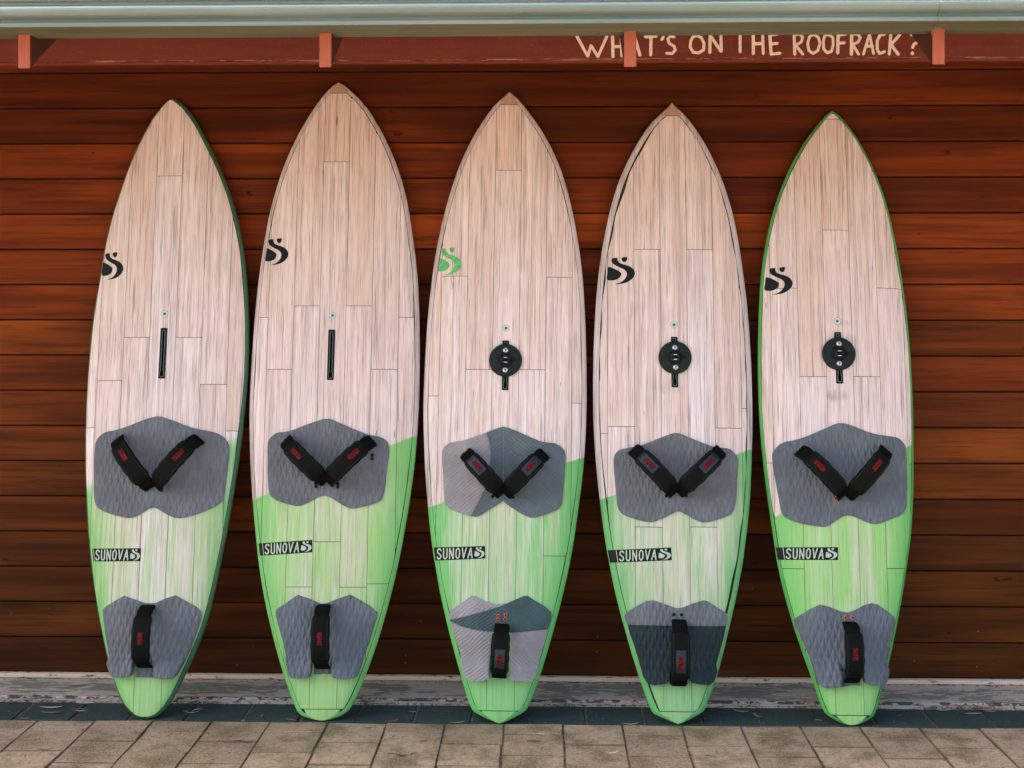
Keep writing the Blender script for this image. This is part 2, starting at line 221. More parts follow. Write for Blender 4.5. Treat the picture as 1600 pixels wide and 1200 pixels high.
     'plugs': [('dark', [(-0.0345, 0.784), (0.0368, 0.7848)]), ('dark', [(-0.012, 0.3707), (0.0148, 0.3701)])],
     'joints': {0: [], -1: [1.6893, 0.673], 1: [1.69, 0.6755], -2: [1.0314], 2: [1.0299], -3: [1.006], 3: [1.1027]},
     'tips': (2.2082, 0.0404),
     'green': [(-0.2713, 0.768), (0.2755, 0.9549)],
     'logo': [(-0.2458, 1.6597), (-0.1428, 1.6605), (-0.1433, 1.5591), (-0.2459, 1.5583)],
     'sticker': [(-0.2461, 0.5896), (-0.0182, 0.6028), (-0.0167, 0.5578), (-0.2368, 0.5457)],
     'track': ('disc', [(-0.0, 1.3614), (0.0006, 1.1753), (0.0017, 1.2841)], (-0.0002, 1.4063))},
 5: {'loc': [1.0639, -0.4352, 0.0],
     'lean': 0.18321,
     'roll': -0.01106,
     'length': 2.2242,
     'outline': [(-0.0011, 0.0018, 0.0018), (-0.0003, -0.0074, 0.0112), (0.0023, -0.0201, 0.0282), (0.0066, -0.0313, 0.0419), (0.0126, -0.0449, 0.0541), (0.0203, -0.0591, 0.0687), (0.0297, -0.0751, 0.0822),
                 (0.0407, -0.087, 0.0903), (0.0534, -0.0923, 0.0964), (0.0677, -0.0983, 0.1014), (0.0837, -0.1046, 0.1064), (0.1012, -0.1099, 0.1119), (0.1203, -0.1153, 0.1188), (0.1409, -0.122, 0.1262),
                 (0.163, -0.1298, 0.1331), (0.1866, -0.1381, 0.1403), (0.2116, -0.1467, 0.1475), (0.238, -0.1556, 0.1549), (0.2658, -0.1646, 0.1624), (0.2949, -0.1736, 0.17), (0.3252, -0.1826, 0.1778),
                 (0.3567, -0.1916, 0.1857), (0.3894, -0.2004, 0.1937), (0.4232, -0.2091, 0.2016), (0.4581, -0.2174, 0.2091), (0.494, -0.2253, 0.2163), (0.5308, -0.2325, 0.2235), (0.5686, -0.2384, 0.2308),
                 (0.6071, -0.2433, 0.238), (0.6465, -0.2484, 0.2443), (0.6866, -0.2536, 0.2495), (0.7273, -0.2588, 0.2538), (0.7686, -0.2639, 0.2575), (0.8105, -0.2686, 0.2606), (0.8528, -0.2732, 0.2629),
                 (0.8956, -0.2772, 0.2649), (0.9386, -0.2809, 0.2667), (0.982, -0.2841, 0.2683), (1.0255, -0.2867, 0.2697), (1.0692, -0.2887, 0.2709), (1.1129, -0.2899, 0.2717), (1.1566, -0.2906, 0.2719),
                 (1.2003, -0.2912, 0.2716), (1.2438, -0.2908, 0.2711), (1.2872, -0.29, 0.2702), (1.3302, -0.2889, 0.2687), (1.373, -0.2874, 0.2668), (1.4153, -0.2856, 0.2645), (1.4571, -0.2834, 0.2615),
                 (1.4985, -0.281, 0.2578), (1.5392, -0.2781, 0.2537), (1.5793, -0.2744, 0.2493), (1.6186, -0.2701, 0.2445), (1.6572, -0.2646, 0.2395), (1.695, -0.258, 0.2342), (1.7318, -0.2504, 0.2285),
                 (1.7677, -0.2424, 0.2223), (1.8026, -0.2338, 0.2156), (1.8364, -0.2246, 0.2084), (1.8691, -0.2144, 0.2006), (1.9006, -0.2036, 0.1922), (1.9309, -0.1923, 0.1831), (1.96, -0.1807, 0.1733),
                 (1.9877, -0.1686, 0.163), (2.0141, -0.156, 0.1522), (2.0392, -0.1432, 0.1412), (2.0627, -0.1302, 0.1301), (2.0849, -0.117, 0.1186), (2.1055, -0.1047, 0.1077), (2.1246, -0.0912, 0.0972),
                 (2.1421, -0.0783, 0.0855), (2.1581, -0.0661, 0.0748), (2.1724, -0.0547, 0.0639), (2.1851, -0.0447, 0.0535), (2.1961, -0.0354, 0.0444), (2.2055, -0.0271, 0.0355), (2.2132, -0.0202, 0.0279),
                 (2.2192, -0.0137, 0.0204), (2.2235, -0.007, 0.0124), (2.226, -0.0015, 0.0058), (2.2269, 0.0018, 0.0018)],
     'front_pad': [('blue',
                    [(-0.0024, 1.047), (0.0175, 1.0447), (0.0518, 1.0322), (0.0911, 1.0168), (0.1255, 1.0073), (0.1699, 1.0029), (0.2044, 0.9974), (0.2236, 0.9813), (0.2328, 0.9641), (0.234, 0.9344), (0.2335, 0.885),
                     (0.2331, 0.826), (0.2297, 0.7672), (0.2228, 0.7403), (0.2083, 0.723), (0.1686, 0.7078), (0.1288, 0.6916), (0.0993, 0.6883), (0.0702, 0.699), (0.0364, 0.7131), (0.0145, 0.7191), (-0.0078, 0.7138),
                     (-0.0328, 0.6974), (-0.0579, 0.68), (-0.0727, 0.6749), (-0.1119, 0.6792), (-0.1559, 0.6872), (-0.1949, 0.6998), (-0.2143, 0.7117), (-0.2226, 0.7359), (-0.2278, 0.7701), (-0.2356, 0.819),
                     (-0.2443, 0.8731), (-0.2479, 0.9126), (-0.249, 0.9325), (-0.2411, 0.95), (-0.2132, 0.9752), (-0.1783, 0.9807), (-0.1382, 0.9927), (-0.0929, 1.0118), (-0.0476, 1.0324), (-0.0174, 1.0453)])],
     'tail_pad': [('blue',
                   [(-0.1838, 0.3507), (-0.1739, 0.3603), (-0.1344, 0.3871), (-0.095, 0.4067), (-0.0661, 0.4001), (-0.0229, 0.3842), (0.0012, 0.3808), (0.0257, 0.3888), (0.0602, 0.407), (0.0871, 0.4146),
                    (0.1087, 0.4092), (0.1418, 0.387), (0.1676, 0.3662), (0.1694, 0.3497), (0.161, 0.3212), (0.1472, 0.2739), (0.1382, 0.2269), (0.1349, 0.2035), (0.139, 0.1849), (0.1359, 0.1662), (0.123, 0.1427),
                    (0.1133, 0.137), (0.0701, 0.1371), (0.0489, 0.146), (0.0446, 0.1599), (0.0451, 0.2042), (0.0379, 0.2041), (0.0341, 0.1341), (0.003, 0.1349), (-0.0255, 0.1284), (-0.0245, 0.1913), (-0.027, 0.1912),
                    (-0.0289, 0.1446), (-0.0307, 0.1329), (-0.0548, 0.1278), (-0.0933, 0.1257), (-0.1074, 0.1338), (-0.1163, 0.1616), (-0.1229, 0.1848), (-0.1339, 0.222), (-0.152, 0.2686), (-0.168, 0.306),
                    (-0.1803, 0.3342)])],
     'kick': (0.2203, 0.182),
     'groove': [(-0.2043, 0.7167), (-0.1457, 0.703), (-0.0722, 0.6934), (-0.0324, 0.712), (0.0126, 0.7371), (0.0563, 0.7231), (0.1047, 0.7044), (0.1691, 0.7224), (0.2139, 0.7401)],
     'straps': [((-0.1508, 0.9417), (-0.007, 0.7891)), ((0.1504, 0.9487), (0.0112, 0.7892)), ((0.0033, 0.3413), (0.0024, 0.1498))],
     'plugs': [('orange', [(-0.0309, 0.7774), (0.0391, 0.7809)]), ('orange', [(-0.0085, 0.3637), (0.0162, 0.3642)])],
     'joints': {0: [1.7639], -1: [1.2148], 1: [1.2174], -2: [1.5428, 0.5285], 2: [1.5472, 0.5348], -3: [0.9012], 3: [0.9051]},
     'tips': (2.1953, 0.0325),
     'green': [(-0.2478, 0.7063), (0.247, 0.9696)],
     'logo': [(-0.2613, 1.6215), (-0.1616, 1.6226), (-0.1641, 1.5207), (-0.2634, 1.5196)],
     'sticker': [(-0.2515, 0.6018), (-0.0254, 0.6063), (-0.0268, 0.5614), (-0.2442, 0.5584)],
     'track': ('disc', [(-0.0042, 1.3797), (-0.0015, 1.1902), (-0.0032, 1.2989)], (-0.0036, 1.4205))}}
SIGN = [[(0.124, 2.4831), (0.1664, 2.4054), (0.1787, 2.4464), (0.2051, 2.4043), (0.2393, 2.4816)], [(0.2606, 2.4792), (0.262, 2.404)], [(0.2939, 2.4791), (0.2961, 2.4061)], [(0.2606, 2.4414), (0.2952, 2.4426)],
 [(0.3407, 2.4902), (0.3166, 2.4083)], [(0.3407, 2.4902), (0.3643, 2.409)], [(0.3257, 2.4356), (0.3562, 2.4355)], [(0.3848, 2.4786), (0.4257, 2.4807)], [(0.4062, 2.4799), (0.4052, 2.4102)],
 [(0.4529, 2.4769), (0.447, 2.4678)], [(0.4938, 2.4767), (0.4802, 2.4804), (0.4697, 2.4691), (0.4756, 2.4531), (0.4938, 2.4416), (0.4983, 2.428), (0.487, 2.4144), (0.4652, 2.4158)],
 [(0.5778, 2.4822), (0.5959, 2.4753), (0.6072, 2.4525), (0.605, 2.4274), (0.5868, 2.4162), (0.5664, 2.4185), (0.5542, 2.4391), (0.5573, 2.4641), (0.5664, 2.4777), (0.5778, 2.4822)], [(0.6299, 2.4819), (0.6285, 2.4182)],
 [(0.6322, 2.4796), (0.6707, 2.4226)], [(0.6707, 2.4817), (0.6721, 2.4226)], [(0.7432, 2.4813), (0.7432, 2.42)], [(0.7931, 2.4834), (0.7931, 2.4129)], [(0.8284, 2.4855), (0.8307, 2.4127)],
 [(0.7931, 2.4493), (0.8293, 2.4514)], [(0.8555, 2.4831), (0.8601, 2.4103)], [(0.8565, 2.483), (0.8849, 2.4865)], [(0.8578, 2.449), (0.8827, 2.4511)], [(0.8601, 2.4103), (0.894, 2.4138)],
 [(0.9469, 2.4826), (0.9496, 2.4099)], [(0.9469, 2.4826), (0.9686, 2.4861), (0.9798, 2.4733), (0.9731, 2.4552), (0.9527, 2.444), (0.9798, 2.4098)],
 [(1.0205, 2.4845), (1.0385, 2.473), (1.0444, 2.4503), (1.0363, 2.4231), (1.0182, 2.4119), (1.0024, 2.4233), (0.9979, 2.4505), (1.0047, 2.4755), (1.0205, 2.4845)],
 [(1.0747, 2.4842), (1.0927, 2.4728), (1.0941, 2.4455), (1.0882, 2.4206), (1.0724, 2.4139), (1.0589, 2.4275), (1.0566, 2.4548), (1.0611, 2.4775), (1.0747, 2.4842)], [(1.113, 2.4817), (1.1108, 2.4137)],
 [(1.113, 2.4817), (1.1401, 2.4852)], [(1.113, 2.45), (1.1356, 2.4521)], [(1.1635, 2.4838), (1.1626, 2.4089)], [(1.1635, 2.4838), (1.1852, 2.485), (1.1964, 2.4723), (1.1874, 2.4542), (1.1671, 2.4452), (1.1897, 2.4088)],
 [(1.2077, 2.4087), (1.2302, 2.4834), (1.246, 2.4108)], [(1.2167, 2.4381), (1.2415, 2.4394)], [(1.2865, 2.4831), (1.2708, 2.4809), (1.2595, 2.4583), (1.2595, 2.4266), (1.2685, 2.4107), (1.2865, 2.4174)],
 [(1.3104, 2.483), (1.3045, 2.4082)], [(1.3437, 2.4806), (1.3113, 2.4445), (1.3383, 2.4081)], [(1.3887, 2.4813), (1.3896, 2.479)], [(1.4112, 2.454), (1.3968, 2.4441), (1.3923, 2.4327)],
 [(1.3909, 2.4115), (1.3918, 2.4101)]]
LEAVES = [(-1.7834, -0.3094, 0.001, 5, 0.085, 'p'), (-1.763, -0.362, 0.001, 3, 0.07, 'b'), (-1.6833, -0.3212, 0.001, 18, 0.05, 'b'), (-1.6643, -0.3349, 0.001, 10, 0.04, 'p'), (-1.854, -0.2793, 0.021, 12, 0.07, 'b'),
 (-1.8789, -0.0318, 0.021, 2, 0.06, 'o'), (-1.9804, -0.0262, 0.021, -25, 0.04, 'd'), (-1.7258, -0.0443, 0.021, 8, 0.05, 't'), (-2.0932, -0.0126, 0.021, 50, 0.03, 'd'), (-1.8353, -0.4226, 0.001, 2, 0.035, 't'),
 (-1.6812, -0.2562, 0.001, 4, 0.07, 'p'), (-1.9589, -0.2484, 0.001, 8, 0.06, 'b'), (-1.7607, -0.1171, 0.021, 25, 0.05, 'o'), (-1.2904, -0.3291, 0.001, 0, 0.018, 'p'), (-1.2612, -0.3425, 0.001, 12, 0.05, 'p'),
 (-1.2495, -0.3175, 0.001, 55, 0.05, 'p'), (-1.2334, -0.3171, 0.001, 30, 0.03, 'o'), (-1.2798, -0.2753, 0.001, -40, 0.03, 'o'), (-0.8924, -0.4126, 0.001, -20, 0.04, 'b'), (-1.0559, -0.4302, 0.001, -30, 0.02, 't'),
 (-0.5347, -0.4172, 0.001, 15, 0.05, 'b'), (-0.4708, -0.3157, 0.001, 8, 0.024, 'p'), (-0.6176, -0.2336, 0.021, 70, 0.03, 'd'), (-0.6422, -0.2427, 0.012, 20, 0.06, 'b'), (-0.4261, -0.2248, 0.001, 3, 0.05, 'd'),
 (0.1145, -0.0225, 0.021, 12, 0.05, 'd'), (0.0292, -0.0246, 0.021, 2, 0.04, 'd'), (0.2116, -0.2423, 0.021, 70, 0.025, 'd'), (0.301, -0.4298, 0.001, 5, 0.055, 'p'), (0.7079, -0.2827, 0.001, -20, 0.06, 't'),
 (0.7595, -0.3303, 0.001, -50, 0.045, 't'), (0.6003, -0.2641, 0.001, -5, 0.05, 'd'), (0.631, -0.2419, 0.001, 20, 0.05, 'o'), (0.6985, -0.2228, 0.021, -60, 0.025, 'd'), (0.9544, 0.0339, 0.025, 2, 0.03, 't'),
 (0.9293, -0.2273, 0.001, 2, 0.055, 'b'), (0.7364, -0.2031, 0.001, -10, 0.05, 'b'), (1.4353, -0.261, 0.001, -2, 0.055, 'p'), (1.5305, -0.2971, 0.001, 4, 0.06, 'p'), (1.602, -0.2604, 0.001, -6, 0.04, 'p'),
 (1.4962, -0.2346, 0.001, 5, 0.04, 'b'), (1.5037, -0.2327, 0.012, 8, 0.04, 'b'), (1.653, -0.2449, 0.001, -12, 0.035, 'p'), (1.6791, -0.0232, 0.021, -50, 0.035, 'd'), (1.7049, -0.0383, 0.021, 60, 0.03, 'd'),
 (1.7933, 0.0275, 0.021, 38, 0.05, 'b'), (1.5572, -0.0886, 0.021, 35, 0.022, 'd'), (1.6361, -0.2213, 0.021, -50, 0.03, 'b'), (1.5889, -0.252, 0.012, 5, 0.07, 'b'), (1.5075, -0.0275, 0.021, 2, 0.05, 'd'),
 (-1.0248, -0.6349, 0.003, 25, 0.035, 'd'), (-0.9863, -0.6523, 0.003, -25, 0.03, 'd'), (-0.4025, -0.6255, 0.003, 20, 0.03, 'd'), (-0.4629, -0.7577, 0.003, -12, 0.04, 'd'), (-0.4252, -0.7394, 0.003, 40, 0.025, 'd'),
 (0.7375, -0.5908, 0.003, 25, 0.022, 'd'), (0.6894, -0.6764, 0.003, -15, 0.03, 'b'), (-0.6048, -0.4978, 0.003, 10, 0.03, 'd'), (-0.0321, -0.6223, 0.003, 0, 0.05, 'd'), (0.5389, -0.7384, 0.003, 12, 0.04, 'o'),
 (-1.6395, -0.7346, 0.003, 8, 0.05, 'o'), (-1.7397, -0.7839, 0.003, -8, 0.02, 'd'), (-1.5824, -0.5352, 0.003, 80, 0.02, 'd'), (0.9675, -0.3729, 0.001, -25, 0.025, 'p'), (1.2551, -0.3993, 0.001, 3, 0.025, 'b'),
 (0.2236, -0.7115, 0.003, 15, 0.04, 'w'), (-1.7522, -0.2433, 0.001, -6, 0.04, 'b'), (-0.3019, -0.4315, 0.001, 12, 0.05, 't'), (-0.346, -0.2301, 0.001, -4, 0.04, 'b'), (-1.2195, -0.2373, 0.001, 3, 0.06, 'b')]


# ------------------------------------------------------------------ node helpers
class M:
    def __init__(s, name, rough=0.6, spec=0.5):
        s.m = bpy.data.materials.new(name)
        s.m.use_nodes = True
        s.t = s.m.node_tree
        s.b = s.t.nodes['Principled BSDF']
        s.b.inputs['Roughness'].default_value = rough
        s.b.inputs['Specular IOR Level'].default_value = spec
    def n(s, kind, ins=(), **props):
        nd = s.t.nodes.new('ShaderNode' + kind)
        for k, v in props.items():
            setattr(nd, k, v)
        for k, v in dict(ins).items():
            s.put(nd.inputs[k], v)
        return nd
    def put(s, sock, v):
        if isinstance(v, bpy.types.NodeSocket):
            s.t.links.new(v, sock)
        else:
            if isinstance(v, tuple) and len(v) == 3 and sock.type == 'RGBA':
                v = v + (1.0,)
            sock.default_value = v
    def co(s):
        return s.n('TexCoord').outputs['Object']
    def geo_pos(s):
        return s.n('NewGeometry').outputs['Position']
    def rnd(s):
        return s.n('ObjectInfo').outputs['Random']
    def xyz(s, v):
        o = s.n('SeparateXYZ', {0: v}).outputs
        return o[0], o[1], o[2]
    def math(s, op, a, b=0.0, c=0.0, clamp=False):
        return s.n('Math', {0: a, 1: b, 2: c}, operation=op, use_clamp=clamp).outputs[0]
    def noise(s, v, scale=(1, 1, 1), sc=1.0, detail=4.0, rough=0.55, dist=0.0, off=None):
        ins = {'Vector': v, 'Scale': scale}
        mp = s.n('Mapping', ins)
        if off is not None:
            cmb = s.n('CombineXYZ', {0: off, 1: s.math('MULTIPLY', off, 7.3), 2: s.math('MULTIPLY', off, 3.1)})
            s.t.links.new(cmb.outputs[0], mp.inputs['Location'])
        return s.n('TexNoise', {'Vector': mp.outputs[0], 'Scale': sc, 'Detail': min(detail, 3.0), 'Roughness': rough, 'Distortion': dist}).outputs[0]
    def ramp(s, f, lo, hi, a=0.0, b=1.0, smooth=True):
        return s.n('MapRange', {0: f, 1: lo, 2: hi, 3: a, 4: b}, interpolation_type='SMOOTHSTEP' if smooth else 'LINEAR', clamp=True).outputs[0]
    def mix(s, f, a, b, mode='MIX'):
        nd = s.n('Mix', data_type='RGBA', blend_type=mode)
        s.put(nd.inputs[0], f); s.put(nd.inputs[6], a); s.put(nd.inputs[7], b)
        return nd.outputs[2]
    def attr(s, name):
        return s.n('Attribute', attribute_name=name).outputs['Fac']
    def color(s, v):
        s.put(s.b.inputs['Base Color'], v); return s
    def rough(s, v):
        s.put(s.b.inputs['Roughness'], v); return s
    def bump(s, h, strength=0.3, dist=0.002):
        nd = s.n('Bump', {'Strength': strength, 'Distance': dist, 'Height': h})
        s.t.links.new(nd.outputs[0], s.b.inputs['Normal']); return s

def plain(name, col, rough=0.6, var=0.15, scale=60.0, spec=0.5, metal=0.0):
    m = M(name, rough, spec)
    c = m.co()
    f = m.ramp(m.noise(c, (scale,) * 3, 1.0, 5.0), 0.25, 0.75)
    dk = tuple(x * (1 - var) for x in col)
    lt = tuple(min(1, x * (1 + var)) for x in col)
    m.color(m.mix(f, dk, lt))
    m.rough(m.ramp(f, 0, 1, max(0, rough - .08), min(1, rough + .08)))
    m.b.inputs['Metallic'].default_value = metal
    m.bump(f, 0.08, 0.001)
    return m.m

# ------------------------------------------------------------------ object helpers
def link(name, verts, faces, mat, parent=None, smooth=False, attrs=None):
    me = bpy.data.meshes.new(name)
    me.from_pydata(verts, [], faces)
    if mat:
        me.materials.append(mat)
    if smooth:
        me.polygons.foreach_set('use_smooth', [True] * len(me.polygons))
    if attrs:
        for k, vals in attrs.items():
            a = me.attributes.new(k, 'FLOAT', 'POINT')
            a.data.foreach_set('value', vals)
    me.update()
    o = bpy.data.objects.new(name, me)
    COL.objects.link(o)
    if parent:
        o.parent = parent
    return o

def copy(o, parent=None, loc=None):
    c = o.copy()
    COL.objects.link(c)
    if parent:
        c.parent = parent
    if loc is not None:
        c.location = loc
    return c

def empty(name, loc=(0, 0, 0)):
    o = bpy.data.objects.new(name, None)
    COL.objects.link(o)
    o.location = loc
    return o

def tag(o, label=None, cat=None, group=None, kind=None):
    for k, v in (('label', label), ('category', cat), ('group', group), ('kind', kind)):
        if v:
            o[k] = v
    return o

def box(x0, x1, y0, y1, z0, z1, c=0.0):
    """box; c chamfers every edge"""
    if not c:
        v = [(x, y, z) for x in (x0, x1) for y in (y0, y1) for z in (z0, z1)]
        f = [(0, 1, 3, 2), (4, 6, 7, 5), (0, 4, 5, 1), (2, 3, 7, 6), (0, 2, 6, 4), (1, 5, 7, 3)]
        return v, f
    lo, hi = (x0, y0, z0), (x1, y1, z1)
    v, idx = [], {}
    for sx in (0, 1):
        for sy in (0, 1):
            for sz in (0, 1):
                s = (sx, sy, sz)
                for ax in range(3):
                    p = [(hi[i] - (0 if i == ax else c)) if s[i] else (lo[i] + (0 if i == ax else c)) for i in range(3)]
                    idx[(s, ax)] = len(v); v.append(tuple(p))
    f = []
    for ax in range(3):
        a, b = (ax + 1) % 3, (ax + 2) % 3
        for s in (0, 1):
            q = []
            for (i, j) in ((0, 0), (1, 0), (1, 1), (0, 1)):
                t = [0, 0, 0]; t[ax] = s; t[a] = i; t[b] = j
                q.append(idx[(tuple(t), ax)])
            f.append(q if s else q[::-1])
        for i in (0, 1):
            for j in (0, 1):
                t0 = [0, 0, 0]; t0[a] = i; t0[b] = j
                t1 = list(t0); t1[ax] = 1
                t0, t1 = tuple(t0), tuple(t1)
                q = [idx[(t0, a)], idx[(t1, a)], idx[(t1, b)], idx[(t0, b)]]
                f.append(q if (i ^ j) else q[::-1])
    for sx in (0, 1):
        for sy in (0, 1):
            for sz in (0, 1):
                s = (sx, sy, sz)
                q = [idx[(s, 0)], idx[(s, 1)], idx[(s, 2)]]
                f.append(q if (sx + sy + sz) % 2 else q[::-1])
    return v, f

def prism_x(profile, x0, x1, closed=True, nseg=1):
    """profile of (y,z) swept along x"""
    n = len(profile)
    v, f = [], []
    for k in range(nseg + 1):
        x = x0 + (x1 - x0) * k / nseg
        v += [(x, y, z) for y, z in profile]
    for k in range(nseg):
        for i in range(n if closed else n - 1):
            j = (i + 1) % n
            f.append((k * n + i, k * n + j, (k + 1) * n + j, (k + 1) * n + i))
    if closed:
        f.append(tuple(range(n))[::-1]); f.append(tuple(range(nseg * n, nseg * n + n)))
    return v, f

def inside(p, poly):
    x, y = p; c = False; j = len(poly) - 1
    for i in range(len(poly)):
        xi, yi = poly[i]; xj, yj = poly[j]
        if (yi > y) != (yj > y) and x < (xj - xi) * (y - yi) / (yj - yi) + xi:
            c = not c
        j = i
    return c

def seg_dist(p, a, b):
    ax, ay = a; bx, by = b
    dx, dy = bx - ax, by - ay
    l2 = dx * dx + dy * dy or 1e-12
    t = max(0, min(1, ((p[0] - ax) * dx + (p[1] - ay) * dy) / l2))
    return math.hypot(p[0] - ax - t * dx, p[1] - ay - t * dy)

def chaikin(poly, n=1):
    for _ in range(n):
        q = []
        for i in range(len(poly)):
            a, b = poly[i], poly[(i + 1) % len(poly)]
            q += [(a[0] * .75 + b[0] * .25, a[1] * .75 + b[1] * .25), (a[0] * .25 + b[0] * .75, a[1] * .25 + b[1] * .75)]
        poly = q
    return poly

def catmull(poly, n=4):
    q = []
    m = len(poly)
    for i in range(m):
        p0, p1, p2, p3 = poly[i - 1], poly[i], poly[(i + 1) % m], poly[(i + 2) % m]
        for k in range(n):
            t = k / n
            q.append(tuple(.5 * (2 * p1[j] + (p2[j] - p0[j]) * t + (2 * p0[j] - 5 * p1[j] + 4 * p2[j] - p3[j]) * t * t + (3 * p1[j] - p0[j] - 3 * p2[j] + p3[j]) * t ** 3) for j in (0, 1)))
    return q

def patch(polys, top, bottom, step, edge=0.0, drop=0.0):
    """fill polygons (overlaps merge) with triangles that follow top(x,y); skirt down to bottom(x,y)"""
    pts, faces = [], []
    for poly in polys:
        n0 = len(pts)
        pp = []
        for i in range(len(poly)):
            a, b = poly[i], poly[(i + 1) % len(poly)]
            d = math.hypot(b[0] - a[0], b[1] - a[1])
            k = max(1, int(d / step))
            pp += [(a[0] + (b[0] - a[0]) * q / k, a[1] + (b[1] - a[1]) * q / k) for q in range(k)]
        pts += pp
        faces.append(list(range(n0, n0 + len(pp))))
    nb = len(pts)
    def grid(poly, dmin, st):
        x0 = min(p[0] for p in poly); x1 = max(p[0] for p in poly)
        y0 = min(p[1] for p in poly); y1 = max(p[1] for p in poly)
        r = []
        y = y0 + st * .5; k = 0
        while y < y1:
            x = x0 + st * (.25 + .5 * (k % 2))
            while x < x1:
                p = (x, y)
                if inside(p, poly) and min(seg_dist(p, poly[i], poly[i - 1]) for i in range(len(poly))) > dmin:
                    r.append(p)
                x += st
            y += st * .87; k += 1
        return r
    if step < 0.05 and len(polys) < 4:
        for poly in polys:
            pts += grid(poly, max(edge, step * .35), step)
            if edge:
                n = len(poly)
                ar = sum(poly[i][0] * poly[(i + 1) % n][1] - poly[(i + 1) % n][0] * poly[i][1] for i in range(n))
                for i in range(n):
                    a, b = poly[i], poly[(i + 1) % n]
                    d = math.hypot(b[0] - a[0], b[1] - a[1]) or 1e-9
                    nx, ny = -(b[1] - a[1]) / d, (b[0] - a[0]) / d
                    if ar < 0: nx, ny = -nx, -ny
                    k = max(1, int(d / step))
                    for q in range(k):
                        t = (q + .5) / k
                        p = (a[0] + (b[0] - a[0]) * t + nx * edge, a[1] + (b[1] - a[1]) * t + ny * edge)
                        if inside(p, poly) and min(seg_dist(p, poly[j], poly[j - 1]) for j in range(n)) > edge * .9:
                            pts.append(p)
    res = delaunay_2d_cdt([Vector(p) for p in pts], [], faces, 1, 1e-6)
    V = res[0]
    def hit(fc):
        p = (sum(V[i].x for i in fc) / len(fc), sum(V[i].y for i in fc) / len(fc))
        return any(inside(p, poly) for poly in polys)
    F = [fc for fc in res[2] if hit(fc)]
    cnt = {}
    for fc in F:
        for i in range(len(fc)):
            a, b = fc[i], fc[(i + 1) % len(fc)]
            k = (min(a, b), max(a, b))
            cnt.setdefault(k, []).append((a, b))
    bd = [v[0] for v in cnt.values() if len(v) == 1]
    bset = set(i for e in bd for i in e)
    verts = [(p.x, p.y, top(p.x, p.y) - (drop if i in bset else 0)) for i, p in enumerate(V)]
    out = [tuple(fc) for fc in F]
    sk = {}
    def low(i, z):
        if (i, z) not in sk:
            p = V[i]
            sk[(i, z)] = len(verts)
            verts.append((p.x, p.y, (verts[i][2] if z else bottom(p.x, p.y))))
        return sk[(i, z)]
    for a, b in bd:
        out.append((low(a, 1), low(a, 0), low(b, 0), low(b, 1)))
    return verts, out

def stroke(pts, w):
    """polyline -> overlapping quads with round joints"""
    polys = []
    for i in range(len(pts) - 1):
        a, b = pts[i], pts[i + 1]
        d = math.hypot(b[0] - a[0], b[1] - a[1])
        nx, ny = -(b[1] - a[1]) / d * w / 2, (b[0] - a[0]) / d * w / 2
        polys.append([(a[0] + nx, a[1] + ny), (a[0] - nx, a[1] - ny), (b[0] - nx, b[1] - ny), (b[0] + nx, b[1] + ny)])
    for a in pts:
        polys.append([(a[0] + w * .49 * math.cos(t * math.pi / 4 + .2), a[1] + w * .49 * math.sin(t * math.pi / 4 + .2)) for t in range(8)])
    return polys

def lathe(cx, cy, z0, prof, n=32):
    v, f = [], []
    m = len(prof)
    for r, z in prof:
        for k in range(n):
            a = 2 * math.pi * k / n
            v.append((cx + r * math.cos(a), cy + r * math.sin(a), z0 + z))
    for i in range(m - 1):
        for k in range(n):
            j = (k + 1) % n
            f.append((i * n + k, i * n + j, (i + 1) * n + j, (i + 1) * n + k))
    f.append(tuple((m - 1) * n + k for k in range(n)))
    return v, f

def tube(pts, rad, n=6):
    v, f = [], []
    for i, p in enumerate(pts):
        p = Vector(p)
        d = (Vector(pts[min(i + 1, len(pts) - 1)]) - Vector(pts[max(i - 1, 0)])).normalized()
        u = d.orthogonal().normalized(); w = d.cross(u)
        r = rad[i] if isinstance(rad, list) else rad
        for k in range(n):
            a = 2 * math.pi * k / n
            v.append(tuple(p + u * (r * math.cos(a)) + w * (r * math.sin(a))))
    for i in range(len(pts) - 1):
        for k in range(n):
            j = (k + 1) % n
            f.append((i * n + k, i * n + j, (i + 1) * n + j, (i + 1) * n + k))
    f.append(tuple(range(n))[::-1]); f.append(tuple((len(pts) - 1) * n + k for k in range(n)))
    return v, f

# ------------------------------------------------------------------ setting: ground, pavers, ledge
X0, X1 = -9.0, 9.0
rng = random.Random(4)

m = M('earth', 0.9)
c = m.geo_pos()
f = m.noise(c, (1, 1, 1), 2.2, 6)
m.color(m.mix(m.ramp(f, .3, .7), (.34, .275, .215), (.42, .345, .27)))
MAT_EARTH = m.m
gv, gf = [(-300, -300, -.05), (300, -300, -.05), (300, 300, -.05), (-300, 300, -.05)], [(0, 1, 2, 3)]
tag(link('ground', gv, gf, MAT_EARTH), kind='structure')

m = M('joint_sand', 0.95)
c = m.geo_pos()
f = m.noise(c, (1, 1, 1), 160, 4)
g = m.noise(c, (1, 1, 1), 28, 3)
col = m.mix(m.ramp(f, .35, .65), (.045, .037, .026), (.20, .16, .115))
m.color(m.mix(m.ramp(g, .5, .68), col, (.05, .06, .03)))
m.bump(f, .6, .004)
MAT_SAND = m.m
pave = tag(link('pavement', *box(-4.7, 4.7, -2.35, -.2, -.045, -.0050), MAT_SAND), kind='structure')

